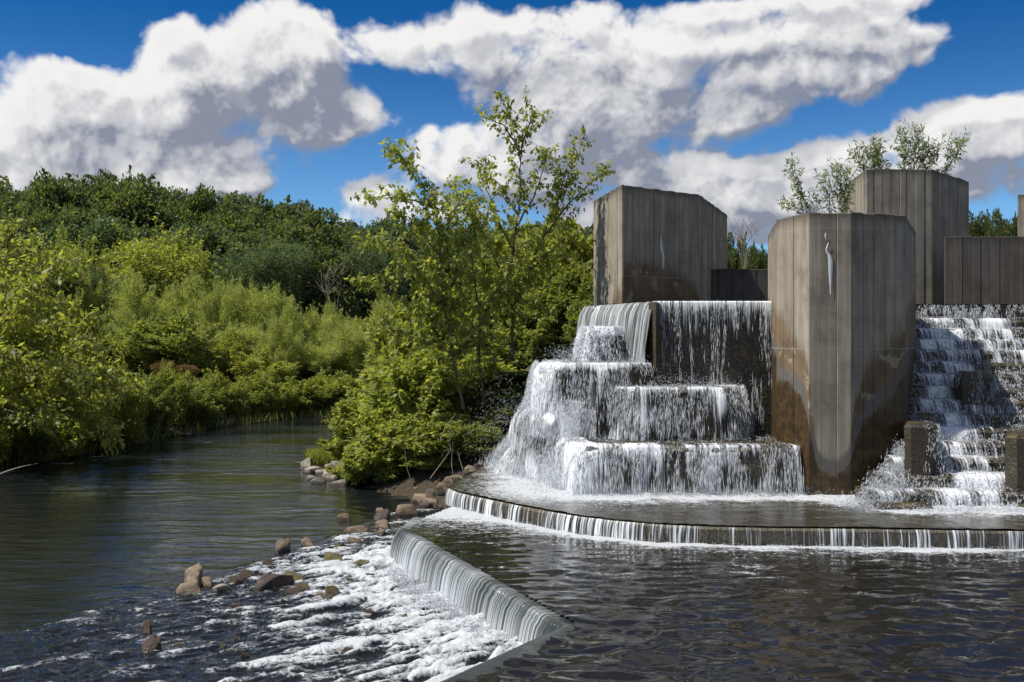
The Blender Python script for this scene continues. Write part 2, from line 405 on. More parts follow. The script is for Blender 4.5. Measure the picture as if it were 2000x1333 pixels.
def water_mat(name, deep=(0.012, 0.011, 0.007), scale=1.0, strength=0.5, dist=0.02, foamcol=(0.57, 0.60, 0.64), fine=1.0, aniso=(1, 1, 1), rough=0.035, fsc=9.0):
    m, t, out = material(name)
    p = wpos(t)
    pa = t.vec('MULTIPLY', p, aniso)
    n1 = t.noise(pa, 1.6*scale, 3, .5, .5); n2 = t.noise(pa, 6.5*scale, 3, .55, .6); n3 = t.noise(pa, 26*scale, 2, .5)
    h = t.math('ADD', t.math('MULTIPLY', n1, 1.6), t.math('ADD', t.math('MULTIPLY', n2, .55), t.math('MULTIPLY', n3, .16*fine)))
    patch = t.ss(t.noise(t.vec('MULTIPLY', p, (.16, .42, 1)), 1.0, 4, .6), .38, .62, 0.25, 1.25)
    nb = bump(t, h, t.math('MULTIPLY', patch, strength), dist)
    w = princ(t, deep, rough, 0.5, nb, 1.45)
    at = t.new('ShaderNodeAttribute', attribute_name='foam').outputs['Fac']
    wp = t.vec('ADD', p, t.vec('SCALE', t.vec('SUBTRACT', t.noise(p, 3.0, 3, .6, col=True), (.5, .5, .5)), .35))
    f1 = t.noise(t.vec('MULTIPLY', wp, (1, 1.4, 1)), fsc, 5, .66); f2 = t.voro(wp, fsc*2.1, 2)
    fn = t.math('ADD', t.math('MULTIPLY', f1, .8), t.math('MULTIPLY', f2, .32))
    e = t.math('SUBTRACT', 1.02, t.math('MULTIPLY', at, 1.0))
    mk = t.math('MULTIPLY', t.ss(t.math('SUBTRACT', fn, e), -0.20, 0.26), .96)
    mk = t.math('MULTIPLY', mk, t.ss(at, 0.02, 0.15))
    fm = princ(t, t.mix(f1, tuple(c*.72 for c in foamcol), foamcol), 0.55, 0.4, bump(t, fn, .8, .03))
    fm.inputs['Subsurface Weight'].default_value = 0.0
    mx = t.new('ShaderNodeMixShader'); t.l.new(mk, mx.inputs[0]); t.l.new(w.outputs[0], mx.inputs[1]); t.l.new(fm.outputs[0], mx.inputs[2])
    t.l.new(mx.outputs[0], out.inputs[0]); return m
M['river'] = water_mat('river_water', (0.009, 0.011, 0.012), 1.0, 0.50, 0.05, aniso=(0.38, 1.5, 1))
M['pool'] = water_mat('dark_pool_water', (0.013, 0.012, 0.010), 1.3, 0.20, 0.02, aniso=(0.8, 1.25, 1))
M['apron'] = water_mat('shallow_apron_water', (0.040, 0.034, 0.022), 2.2, 0.6, 0.02)

def sheet_mat(name, dark, light, fu=30.0, fv=0.9, lo=.42, hi=.62, cover=0.0, alpha=True, rough=0.12, bst=.7, wobble=.10):
    """falling water: UV u metres along the lip, v metres down the flow; attribute foam biases the white"""
    m, t, out = material(name)
    u, v, _ = t.sep(t.new('ShaderNodeUVMap').outputs[0])
    at = t.new('ShaderNodeAttribute', attribute_name='foam').outputs['Fac']
    wob = t.math('MULTIPLY', t.math('SUBTRACT', t.noise(t.comb(u, t.math('MULTIPLY', v, .4), 0), 2.2, 2), .5), wobble)
    uu = t.math('ADD', u, wob)
    a = t.noise(t.comb(t.math('MULTIPLY', uu, fu), t.math('MULTIPLY', v, fv), 0), 1.0, 3, .6)
    b2 = t.noise(t.comb(t.math('MULTIPLY', uu, fu*.28), t.math('MULTIPLY', v, fv*.8), 4), 1.0, 3, .6)
    n = t.math('ADD', t.math('MULTIPLY', a, .6), t.math('MULTIPLY', b2, .4))
    k = t.ss(t.math('ADD', n, t.math('MULTIPLY', t.math('SUBTRACT', at, .5), .5)), lo, hi)
    c = t.mix(k, dark, light)
    bs = princ(t, c, rough, 0.6, bump(t, t.math('ADD', a, b2), bst, 0.02), 1.33)
    if alpha:
        tr = t.new('ShaderNodeBsdfTransparent'); mx = t.new('ShaderNodeMixShader')
        t.put(mx.inputs[0], t.math('MAXIMUM', k, cover)); t.l.new(tr.outputs[0], mx.inputs[1]); t.l.new(bs.outputs[0], mx.inputs[2])
        t.l.new(mx.outputs[0], out.inputs[0])
    else: t.l.new(bs.outputs[0], out.inputs[0])
    return m
M['glass_fall'] = sheet_mat('smooth_falling_water', (0.035, 0.042, 0.040), (0.56, 0.61, 0.66), 62, .35, .36, .64, alpha=False, rough=.08, bst=.6, wobble=.03)  # pale blue streaks: white water, widened to paint in the sky's reflection
M['left_fall'] = sheet_mat('grey_falling_water', (0.06, 0.068, 0.066), (0.58, 0.61, 0.64), 26, .5, .40, .66, alpha=False, rough=.15)
M['thin_fall'] = sheet_mat('thin_broken_water', (0.30, 0.33, 0.36), (0.72, 0.76, 0.80), 38, .8, .55, .72)
M['foam_fall'] = sheet_mat('white_broken_water', (0.40, 0.43, 0.48), (0.68, 0.71, 0.75), 26, 1.1, .46, .66, rough=.5)
def white_mat():
    m, t, out = material('white_water_strands')
    rnd = t.new('ShaderNodeNewGeometry').outputs['Random Per Island']
    b = princ(t, t.mix(rnd, (0.58, 0.62, 0.68), (0.78, 0.80, 0.83)), 0.45, 0.4)
    tr = t.new('ShaderNodeBsdfTranslucent'); tr.inputs[0].default_value = (.8, .84, .88, 1)
    mx = t.new('ShaderNodeMixShader'); mx.inputs[0].default_value = .5
    t.l.new(b.outputs[0], mx.inputs[1]); t.l.new(tr.outputs[0], mx.inputs[2]); t.l.new(mx.outputs[0], out.inputs[0]); return m
M['white'] = white_mat()
def plain(name, c, rough=.8):
    m, t, out = material(name); n = t.noise(objpos(t), 30, 3)
    b = princ(t, t.mix(n, tuple(x*.7 for x in c), c), rough, .3); t.l.new(b.outputs[0], out.inputs[0]); return m
M['lime'] = plain('white_lime_deposit', (0.80, 0.80, 0.80))
M['rust'] = plain('rust_stain', (0.17, 0.085, 0.035))

# ------------------------------------------------------------------ ground
ZM = -0.25; ZT = 3.47
RIV_L = [(-16, -30), (-15, 10), (-14.3, 22), (-13.9, 26.5), (-12.6, 31), (-11.6, 39), (-9.5, 44.6), (-6, 46.5), (4, 47.5), (40, 52)]
RIV_R = [(12, -30), (4, 5), (-1.0, 17.6), (-2.3, 22.2), (-3.6, 23.6), (-5.2, 25.4), (-5.5, 27.5), (-5.4, 31), (-5.8, 36), (-5, 41.0), (4, 43), (40, 47)]
poly = np.array(RIV_L + RIV_R[::-1])
def inside_poly(X, Y, pl):
    r = np.zeros(X.shape, bool); n = len(pl)
    for i in range(n):
        x1, y1 = pl[i]; x2, y2 = pl[(i+1) % n]
        if y1 == y2: continue
        c = ((y1 > Y) != (y2 > Y)) & (X < (x2-x1)*(Y-y1)/(y2-y1)+x1); r ^= c
    return r
def dist_poly(X, Y, pl, closed=True):
    d = np.full(X.shape, 1e9); n = len(pl)
    for i in range(n if closed else n-1):
        a = pl[i]; b = pl[(i+1) % n]; dx, dy = b[0]-a[0], b[1]-a[1]; L = dx*dx+dy*dy+1e-9
        t = np.clip(((X-a[0])*dx+(Y-a[1])*dy)/L, 0, 1)
        d = np.minimum(d, np.hypot(X-a[0]-t*dx, Y-a[1]-t*dy))
    return d
def ground_z(X, Y):
    X = np.asarray(X, float); Y = np.asarray(Y, float)
    ins = inside_poly(X, Y, poly); d = dist_poly(X, Y, poly)
    land = ZR - 0.12 + 1.1*sstep(d, 0, 3.0) + 1.2*sstep(d, 2, 18) + 0.25*fbm(X*.2, Y*.2, 3, 2)*sstep(d, 0, 3)
    # the embankment that carries the dam, left of the falls
    em = 3.3*sstep(X - (-3.5 + (Y-22)*-.02), 0, 5.2)*sstep(Y, 20.5, 24.5)*sstep(Y, 60, 34)
    land = np.maximum(land, ZR+em)
    land = land + 3.0*sstep(Y, 70, 120)
    bed = ZR - 0.15 - 0.6*sstep(d, 0, 2.0)
    z = np.where(ins, bed, land)
    # under the dam and pools the ground stays low; behind the dam it is the upper pool's bed
    dam = (X > -1.6) & (Y < 22.9) & (X > -1.2 + (Y-17.6)*.55)
    z = np.where(dam, -1.3, z)
    back = (X > 1.6) & (Y >= 22.0) & (Y < 44)
    z = np.where(back, np.minimum(z, 2.9), z)
    return z
def axis(parts):
    out = []
    for a, b, st in parts: out += list(np.arange(a, b-1e-6, st))
    return np.array(out + [parts[-1][1]])
def grid_faces(nx, ny, keep=None):
    i, j = np.meshgrid(np.arange(nx-1), np.arange(ny-1)); a = (j*nx+i)
    f = np.stack([a, a+1, a+1+nx, a+nx], -1).reshape(-1, 4)
    if keep is not None: f = f[keep.reshape(-1)]
    return f
gx = axis([(-900, -120, 40), (-120, -30, 3), (-30, 14, .5), (14, 60, 3), (60, 900, 40)])
gy = axis([(-200, 0, 20), (0, 16, 1), (16, 50, .5), (50, 130, 3), (130, 1500, 50)])
X, Y = np.meshgrid(gx, gy); Z = ground_z(X, Y)
g = mesh('ground', np.stack([X, Y, Z], -1).reshape(-1, 3), grid_faces(len(gx), len(gy)), M['ground'], smooth=True)
tag(g, 'earth banks and meadow under the trees on both sides of the river', 'ground', kind='structure')

# ------------------------------------------------------------------ river, pools
CREST = [(-1.20, 17.7), (-1.68, 16.45), (-1.80, 15.35), (0.445, 10.17), (-0.72, 8.45), (-5.0, 3.0)]   # lip of the front weir
def river():
    xs = axis([(-120, -30, 6), (-30, -7.6, .35), (-7.6, 1.2, .026), (1.2, 40, 3)]); ys = axis([(-30, 4, 2), (4, 8.2, .1), (8.2, 18.0, .026), (18, 30, .07), (30, 60, .4)])
    X, Y = np.meshgrid(xs, ys)
    # flow runs from the front weir to the lower left
    d = dist_poly(X, Y, CREST[2:5], False)
    # how broken the water is
    line = np.array([G(800, 985, ZR), G(620, 1060, ZR), G(400, 1130, ZR), G(150, 1190, ZR), G(-300, 1240, ZR)])
    yl = np.interp(X, line[::-1, 0], line[::-1, 1])
    rap = sstep(yl - Y, -0.5, 1.2)*sstep(X, -8.5, -5.0)
    nearw = np.exp(-np.maximum(d-.1, 0)/1.7)
    a = 0.45; U = X*math.cos(a)+Y*math.sin(a); V = -X*math.sin(a)+Y*math.cos(a)      # along / across the waves
    wx = fbm(X*.9, Y*.9, 3, 5)*.7
    big = fbm(U*.9+wx, V*2.1+wx, 4, 11, .55); mid = fbm(U*2.6+wx*2, V*5.6, 4, 21, .55); rid = 1-np.abs(fbm(U*1.7+wx, V*4.4+wx, 4, 31, .55))*2.2
    h = rap*(0.055*big + 0.035*mid + 0.030*rid) + rap*nearw*(0.10*big+0.05*mid+0.07)
    h += (1-rap)*(0.030*fbm(X*.8+wx*.5, Y*2.6+wx, 2, 41, .45)*(.35+.65*sstep(fbm(X*.12, Y*.3, 2, 44), -.25, .25)))*sstep(Y, 34, 22)
    h += rap*nearw*.03*fbm(U*7, V*11, 3, 47)
    h += 0.22*np.exp(-np.hypot(X-(-.15), Y-10.3)/1.0)*rap*(1+.5*mid)
    foam = rap*(-0.07*rap + 0.66*nearw + (.28+.7*nearw)*mid + (.18+.5*nearw)*(rid-.60) + .36*big)
    foam += rap*0.22*sstep(big, .05, .5)*sstep(X, -6.5, -2)
    # lace of foam where the small fall beside the stones comes in, and small bright riffles upstream
    foam = np.clip(foam, 0, 1.0)
    rif = sstep(fbm(X*.45, Y*2.4, 4, 51), .34, .5)*np.exp(-((Y-30)/5)**2)*.42
    foam = np.maximum(foam, rif)
    Zr = ZR + h
    o = mesh('river', np.stack([X, Y, Zr], -1).reshape(-1, 3), grid_faces(len(xs), len(ys)), M['river'], smooth=True, attrs={'foam': foam.reshape(-1)})
    tag(o, 'river running past the weir, smooth upstream and broken into white rapids below the stones', 'river', kind='structure')
river()

def offset_line(pts, off):
    """polyline moved to its left by off"""
    pts = [Vector((p[0], p[1])) for p in pts]; out = []
    for i, p in enumerate(pts):
        a = (p-pts[i-1]).normalized() if i else None; b = (pts[i+1]-p).normalized() if i < len(pts)-1 else None
        if a is None: n = Vector((-b.y, b.x))
        elif b is None: n = Vector((-a.y, a.x))
        else:
            n1 = Vector((-a.y, a.x)); n2 = Vector((-b.y, b.x)); n = (n1+n2); n = n/max(n.length_squared/2, .3)
        out.append((p.x+n.x*off, p.y+n.y*off))
    return out
APRON = [(11.0, 13.75), (7.17, 13.94), (5.0, 14.12), (3.36, 14.2), (2.15, 14.42), (1.04, 15.03), (0, 16.2), (-1.18, 17.75), (-1.15, 18.6), (-0.75, 20.8), (-.35, 22.6)]
def pool():
    xs = axis([(-8, 11, .045)]); ys = axis([(-4, 3.5, .5), (3.5, 18.0, .045)])
    X, Y = np.meshgrid(xs, ys)
    body = CREST[:] + [(-5.0, -4), (12, -4), (12, 14.0)] + APRON[:8]
    ins = inside_poly(X, Y, body); dc = dist_poly(X, Y, CREST, False); da = dist_poly(X, Y, APRON[:8], False)
    keep = ins & (dc > .19)
    k = keep[:-1, :-1] & keep[1:, 1:] & keep[1:, :-1] & keep[:-1, 1:]
    w = fbm(X*.8, Y*.8, 3, 61)*.8
    near = .25+.75*sstep(Y, 14, 8)
    h = near*(0.055*fbm(X*1.5+w, Y*3.4+w, 2, 62, .45) + 0.030*fbm(X*3.6+w, Y*7.0, 2, 65, .45)) + 0.010*fbm(X*3, Y*4, 3, 71)*np.exp(-da/.8) + .003*fbm(X*5, Y*7, 2, 77)
    foam = np.exp(-np.maximum(da-.02-.10*np.abs(fbm(X*2, Y*2, 2, 78)), 0)/.16)*(.80+.9*fbm(X*1.6, Y*2, 3, 88)+.35*sstep(X, 3, 0)) + .24*np.exp(-da/.9)*(1+1.5*fbm(X*1.2, Y*4, 3, 89)) + .10*sstep(fbm(X*1.3, Y*4.0, 4, 79), .1, .5)*np.exp(-da/2.2)
    leftend = np.exp(-np.hypot(X+1.1, (Y-17.2)*.8)/.7); foam += leftend*.9
    foam += .30*sstep(fbm(X*.8, Y*3.0, 4, 80), .25, .5)*sstep(Y, 9, 13)
    foam = np.clip(foam, 0, 1.05)
    f = grid_faces(len(xs), len(ys), k); V = np.stack([X, Y, ZM+h], -1).reshape(-1, 3)
    used = np.unique(f); mp = np.zeros(len(V), int); mp[used] = np.arange(len(used))
    o = mesh('pool_water', V[used], mp[f], M['pool'], smooth=True, attrs={'foam': foam.reshape(-1)[used]})
    tag(o, 'dark brown pool between the low curved weir and the front weir, nearest the camera', 'water', kind='structure')
    # apron under the falls
    xs = axis([(-1.5, 11.0, .05)]); ys = axis([(13.6, 23.0, .05)]); X, Y = np.meshgrid(xs, ys)
    body = APRON + [(11, 22.6)]
    keep = inside_poly(X, Y, body) & (dist_poly(X, Y, APRON, False) > .10) & ~((Y > 19.4) & (X > 2.9)) 
    k = keep[:-1, :-1] & keep[1:, 1:] & keep[1:, :-1] & keep[:-1, 1:]
    foot = [(-.1, 21.4), (.1, 20.0), (.55, 18.6), (1.1, 17.35), (2.0, 17.05), (4.9, 17.0), (5.3, 16.75), (5.7, 16.4), (6.2, 15.7), (11, 15.6)]
    df = dist_poly(X, Y, foot, False)
    isl = inside_poly(X, Y, foot+[(11, 23), (-.1, 23)])
    dd = np.where(isl, 0, df)
    n = fbm(X*2.2, Y*2.6, 4, 81)
    lft = np.exp(-np.maximum(np.hypot(X-.8, (Y-18.0)*.9)-.5, 0)/.8)
    foam = 1.15*np.exp(-np.maximum(dd-.12-.2*n, 0)/.16) + .75*np.exp(-dd/.6)*(.5+n) + .7*lft
    foam += .12*sstep(fbm(X*1.4, Y*5, 4, 83), .2, .5)
    foam = np.clip(foam, 0, 1.1)
    h = .012*n + .05*np.exp(-dd/.25)*(.6+fbm(X*5, Y*5, 3, 85)) + .004*fbm(X*6, Y*8, 2, 86)
    f = grid_faces(len(xs), len(ys), k); V = np.stack([X, Y, h], -1).reshape(-1, 3)
    used = np.unique(f); mp = np.zeros(len(V), int); mp[used] = np.arange(len(used))
    o = mesh('apron_water', V[used], mp[f], M['apron'], smooth=True, attrs={'foam': foam.reshape(-1)[used]})
    tag(o, 'shallow foaming water on the apron at the foot of the falls', 'water', kind='structure')
    # upper pool behind the crest
    V = [(1.7, 22.3, ZT-.01), (2.85, 19.75, ZT-.01), (6.9, 19.75, ZT-.01), (6.95, 21.5, ZT-.01), (30, 21.5, ZT-.01), (30, 44, ZT-.01), (1.7, 44, ZT-.01)]
    o = mesh('upper_pool_water', V, [tuple(range(len(V)))], M['pool']); tag(o, 'still water held behind the dam crest among the piers', 'water', kind='structure')
pool()

# ------------------------------------------------------------------ prisms, weirs
def prism(poly2, z0, z1, bev=0.0, jit=0.0, seed=1, seg=None):
    """closed prism over a plan polygon (counter-clockwise) with a chamfered, slightly worn top edge"""
    rs = np.random.RandomState(seed)
    pts = []
    n = len(poly2)
    for i in range(n):
        a = Vector(poly2[i]); b = Vector(poly2[(i+1) % n]); m = max(1, int((b-a).length/seg)) if seg else 1
        for k in range(m): pts.append(a.lerp(b, k/m))
    n = len(pts); cx = sum(p.x for p in pts)/n; cy = sum(p.y for p in pts)/n; c = Vector((cx, cy))
    levels = [(z0, 0.0)]
    if seg and z1-z0 > .5:
        for k in range(1, int((z1-z0)/.35)): levels.append((z0+(z1-z0)*k/int((z1-z0)/.35), 0.0))
    levels += [(z1-bev, 0.0), (z1, bev)] if bev else [(z1, 0)]
    V = []
    for (z, ins) in levels:
        for p in pts:
            q = p + (c-p).normalized()*ins
            V.append((q.x+rs.uniform(-jit, jit), q.y+rs.uniform(-jit, jit), z+(rs.uniform(-jit, jit) if z > z0 else 0)))
    Fc = []
    for l in range(len(levels)-1):
        for i in range(n): Fc.append((l*n+i, l*n+(i+1) % n, (l+1)*n+(i+1) % n, (l+1)*n+i))
    Fc.append(tuple(range(len(V)-n, len(V)))); Fc.append(tuple(range(n-1, -1, -1)))
    return V, Fc
def resample(pts, step):
    out = []; s = 0; S_ = []
    for i in range(len(pts)-1):
        a = Vector(pts[i]); b = Vector(pts[i+1]); L = (b-a).length; m = max(1, int(round(L/step)))
        for k in range(m): out.append(a.lerp(b, k/m)); S_.append(s+L*k/m)
        s += L
    out.append(Vector(pts[-1])); S_.append(s); return out, S_
def smooth_line(pts, it=2):
    pts = [Vector(p) for p in pts]
    for _ in range(it):
        q = [pts[0]]
        for i in range(len(pts)-1): q += [pts[i].lerp(pts[i+1], .25), pts[i].lerp(pts[i+1], .75)]
        q.append(pts[-1]); pts = q
    return [(p.x, p.y) for p in pts]
def normals2(P2, side):
    N = []
    for i in range(len(P2)):
        d = (P2[min(i+1, len(P2)-1)]-P2[max(i-1, 0)]).normalized(); N.append(Vector((-d.y, d.x))*side)
    return N
def weir_body(name, line, zt, zb, width, side, mat, ins=0.0):
    P2, S_ = resample(line, .12); N = normals2(P2, side); V = []; rs = np.random.RandomState(3)
    prof = [(-.02, zb), (-.02, zt-.05), (-.05, zt-.015), (-.12, zt-.03), (-width, zt-.03), (-width, zb)]
    for p, n in zip(P2, N):
        j = rs.uniform(-.008, .008)
        for (o, z) in prof: V.append((p.x+n.x*(o-ins+j), p.y+n.y*(o-ins+j), z))
    k = len(prof); Fc = [(i*k+a, i*k+(a+1) % k, (i+1)*k+(a+1) % k, (i+1)*k+a) for i in range(len(P2)-1) for a in range(k)]
    Fc += [tuple(range(k)), tuple(range(len(V)-1, len(V)-k-1, -1))]
    return mesh(name, V, Fc, mat)
def fall_sheet(name, line, side, prof, mat, step=.03, rip=.012, seed=0, parent=None, foamf=None, freq=14.0, growth=1.0, vf=1.1, lowrib=2.2):
    """prof: list of (outward, z, flow length). Ribs of water run down the flow."""
    P2, S_ = resample(line, step); N = normals2(P2, side); m = len(prof)
    S_ = np.array(S_); V = np.zeros((len(P2), m, 3)); UV = np.zeros((len(P2), m, 2)); A = np.zeros((len(P2), m))
    for j, (o, z, fl) in enumerate(prof):
        amp = rip*growth*sstep(np.array(fl), 0.05, .5)
        r = fbm(S_*freq, np.full_like(S_, fl*vf)+seed, 3, seed+5)*amp + fbm(S_*freq*.22, np.full_like(S_, fl*vf*.7), 2, seed+9)*amp*lowrib
        zr = 0.0 if fl > .35 else fbm(S_*3, np.full_like(S_, fl*2), 2, seed+12)*.004
        for i in range(len(P2)):
            V[i, j] = (P2[i].x+N[i].x*(o+r[i]), P2[i].y+N[i].y*(o+r[i]), z+zr if np.isscalar(zr) else z+zr[i])
        UV[:, j, 0] = S_; UV[:, j, 1] = fl
        A[:, j] = foamf(S_, fl) if foamf else .5
    ob = mesh(name, V.reshape(-1, 3), grid_faces(m, len(P2)), mat, parent, True, {'foam': A.reshape(-1)}, UV.reshape(-1, 2))
    return ob
def over_profile(z0, z1, back=.45, r=.16, out=.10, n=9, lift=.006, dip=0.0):
    """flat, round the lip, then a falling arc"""
    pr = []; fl = 0; last = None
    for o in np.linspace(-back, -r, 6): pr.append((o, z0+lift - dip*max(0, (-o-r)/(back-r))**1.0))
    for k in range(1, 6):
        th = math.pi/2*k/6; pr.append((-r + r*math.sin(th), z0+lift-r*(1-math.cos(th))))
    o0, zz = pr[-1]
    for k in range(1, n+1):
        t = k/n; pr.append((o0+out*math.sqrt(t)*1.0, zz+(z1-zz)*t))
    res = []
    for p in pr:
        if last: fl += math.hypot(p[0]-last[0], p[1]-last[1])
        res.append((p[0], p[1], fl)); last = p
    return res
w1 = weir_body('curved_low_weir', smooth_line(APRON, 2), 0.0, -1.2, .32, 1, M['weirstone'])
tag(w1, 'low curved concrete weir edging the apron, water trickling over its lip', 'weir')
w2 = weir_body('front_weir', CREST, ZM-.03, -1.3, .34, -1, M['weirstone'], .17)
tag(w2, 'angled concrete weir under the smooth sheet of water in the foreground', 'weir')
# which side is outward? CREST runs from far left to the near right and back: outward (river) is on the right hand going forward
f1 = fall_sheet('front_weir_waterfall', CREST[1:5], -1, over_profile(ZM, ZR-.05, .45, .10, .13, 12, .008, .05), M['glass_fall'], .018, .008, 3, vf=.35, lowrib=.5, freq=24,
                foamf=lambda s, fl: .36-.9*sstep(s, 6.55, 6.9)+.12*sstep(np.array(fl), .42, .85)+.12*sstep(np.array(fl), .8, 1.2)+.25*fbm(s*1.3, s*0+fl*.5, 2, 3))
tag(f1, 'smooth ribbed sheet of water sliding over the angled front weir', 'waterfall', kind='stuff')
f2 = fall_sheet('curved_weir_waterfall', smooth_line(APRON, 2), 1, over_profile(0, ZM-.03, .26, .05, .05, 6, .005), M['thin_fall'], .03, .012, 9,
                foamf=lambda s, fl: (np.interp(s, [0, 6, 9, 12, 14], [.58, .60, .64, .72, .78])+.35*fbm(s*1.7, s*0+.3, 3, 4) if fl > .24 else .1+0*s))
tag(f2, 'thin broken film of water spilling over the low curved weir', 'waterfall', kind='stuff')

# ------------------------------------------------------------------ dam: crest wall, piers, walls
def plan(pts): return [((px-1000)/F*D, D) for px, D in pts]
def solid(name, poly2, z0, z1, mat, bev=.03, jit=.004, seed=1, parent=None, seg=None):
    V, Fc = prism(poly2, z0, z1, bev, jit, seed, seg); return mesh(name, V, Fc, mat, parent)
WL = (1.54, 22.2); WC = (2.76, 19.5)     # left end and corner of the crest
dw = solid('dam_crest_wall', [(2.80, 19.56), (5.6, 19.56), (5.6, 21.3), (7.0, 21.3), (13, 21.3), (13, 22.2), (1.85, 22.25)], -1.2, ZT-.03, M['wetstone'], .03, 0)
tag(dw, 'dark wet concrete dam wall whose crest the water pours over', 'dam wall')

def pier(name, foot, z0, z1, mat, label, cat, group=None, bw=.245, faces=None, seed=1, top_mat=None, extra=None):
    """core prism dressed with vertical board impressions, every board strip a part; foot counter-clockwise, first points visible"""
    rs = random.Random(seed)
    cx = sum(p[0] for p in foot)/len(foot); cy = sum(p[1] for p in foot)/len(foot)
    root = empty(name, (cx, cy, z0)); tag(root, label, cat, group)
    n = len(foot); inner = []
    L = lambda p: Vector((p[0]-cx, p[1]-cy))
    ins = []
    for i in range(n):
        a = L(foot[i-1]); b = L(foot[i]); c = L(foot[(i+1) % n])
        n1 = (b-a).normalized(); n1 = Vector((-n1.y, n1.x)); n2 = (c-b).normalized(); n2 = Vector((-n2.y, n2.x))
        q = (n1+n2); ins.append(b + q/max(q.length_squared/2, .4)*.03)
    V, Fc = prism([tuple(p) for p in ins], 0, z1-z0-.012, 0, 0)
    uvc = [((i % n)*.5, z0+v[2]) for i, v in enumerate(V)]
    core = mesh('core', V, Fc, mat, root, uv=uvc)
    s = 0.0; H = z1-z0
    for i in range(n):
        a = L(foot[i]); b = L(foot[(i+1) % n]); D = (b-a).length; d = (b-a)/D; nn = Vector((d.y, -d.x))
        if faces is None or i in faces:
            k = max(1, int(round(D/bw))); cuts = [0]+sorted(min(max((j+rs.uniform(-.16, .16))/k, 0), 1) for j in range(1, k))+[1]
            for j in range(k):
                t0, t1 = cuts[j]*D, cuts[j+1]*D; gap = .0018+rs.random()*.003; pr = rs.choice((0, .003, .005, .008, .012)); th = H + rs.uniform(-.016, .006)
                e0 = 0 if j == 0 else gap; e1 = 0 if j == k-1 else gap; be = .007
                A = a+d*(t0+e0); B = a+d*(t1-e1); o = nn*pr; bk = -nn*.035
                vs = []; us = []
                cols = [(A+bk, t0), (A+o-nn*be, t0), (A+o+d*be, t0+be), (B+o-d*be, t1-be), (B+o-nn*be, t1), (B+bk, t1)]
                for z in (0, th-.012, th):
                    for (q, uu) in cols:
                        w = q - nn*(.012 if z == th and q is not cols[0][0] and q is not cols[-1][0] else 0)
                        vs.append((w.x, w.y, z)); us.append((s+uu, z0+z))
                fs = []
                for l in range(2):
                    for c in range(5): fs.append((l*6+c, l*6+c+1, (l+1)*6+c+1, (l+1)*6+c))
                fs.append((12, 13, 14, 15, 16, 17))
                mesh('board', vs, fs, mat, root, uv=us)
        s += D
    root['_len'] = s
    return root
def lime_streak(parent_root, a, b, px, pts, D, mat, name='lime_streak'):
    """irregular drip of deposit on the face a-b; pts: list of (px, py, half width px)"""
    a = Vector(a); b = Vector(b); d = (b-a).normalized(); nn = Vector((d.y, -d.x)); V = []; Fc = []
    c = Vector(parent_root.location)
    for (x, y, hw) in pts:
        # intersect the sight line with the face plane
        r = Vector(((x-1000)/F, 1.0)); t = (a.dot(nn))/r.dot(nn); q = r*t; z = EYE+(666-y)/F*q.y; w = hw/F*q.y/abs(d.x)
        for sgn, off in ((-1, .021), (0, .027), (1, .021)):
            p = q + d*(w*sgn) + nn*off; V.append((p.x-c.x, p.y-c.y, z-c.z))
    for i in range(len(pts)-1):
        for k in range(2): Fc.append((i*3+k, (i+1)*3+k, (i+1)*3+k+1, i*3+k+1))
    o = mesh(name, V, Fc, mat, parent_root); return o

# pier in front of the dam (largest in the picture)
T2 = [(4.80, 18.05), (5.09, 17.02), (5.79, 17.0), (6.84, 17.35), (8.06, 19.9), (7.4, 21.0), (5.4, 21.0)]
z2 = 4.86
def ul(foot, idx):   # arc length at corner idx
    return sum(math.dist(foot[i], foot[i+1]) for i in range(idx))
c0, c1, c2, c3 = 0, ul(T2, 1), ul(T2, 2), ul(T2, 3)
tot2 = sum(math.dist(T2[i], T2[(i+1) % 7]) for i in range(7))
def zat(py, D): return EYE+(666-py)/F*D
m2 = concrete_mat('pier_concrete_streaked', top=z2, joint=(zat(682, 17), zat(445, 17)*1.0), hgt=6, length=tot2,
    brown=[(0, zat(600, 18)+1.2-1.2), (c1*.4, zat(640, 17.5)), (c1*.95, zat(700, 17)), (c1+.10, zat(860, 17)), (c1+.35, zat(900, 17)), (c2-.12, zat(890, 17)), (c2+.06, zat(780, 17)), (c2+.5, zat(680, 17.2)), (c3-.1, zat(640, 17.3)), (c3+.6, zat(600, 18)), (tot2, zat(600, 18))],
    wet=[(0, zat(745, 18)), (c1*.5, zat(755, 17.5)), (c1*.9, zat(800, 17)), (c1+.12, zat(900, 17)), (c1+.3, zat(928, 17)), (c2-.1, zat(915, 17)), (c2+.12, zat(850, 17)), (c2+.5, zat(800, 17.2)), (c3-.3, zat(780, 17.2)), (c3, zat(735, 17.3)), (c3+1, zat(700, 18)), (tot2, zat(700, 18))])
t2 = pier('concrete_pier', T2, -1.0, z2, m2, 'largest brown-streaked concrete pier with a white lime drip, standing in the apron pool', 'concrete pier', faces=(0, 1, 2, 3, 6))
lime_streak(t2, T2[1], T2[2], 0, [(1612, 455, .6), (1611, 462, 1.6), (1613, 468, .6)], 17, M['lime'])
lime_streak(t2, T2[1], T2[2], 0, [(1618, 474, .6), (1615, 480, 1.4), (1613, 488, 1.8), (1615, 494, 2.2), (1619, 499, 3.4), (1621, 512, 4.4), (1621, 528, 4.0), (1621, 545, 2.8), (1621, 560, 1.2), (1621, 575, .5)], 17, M['lime'])
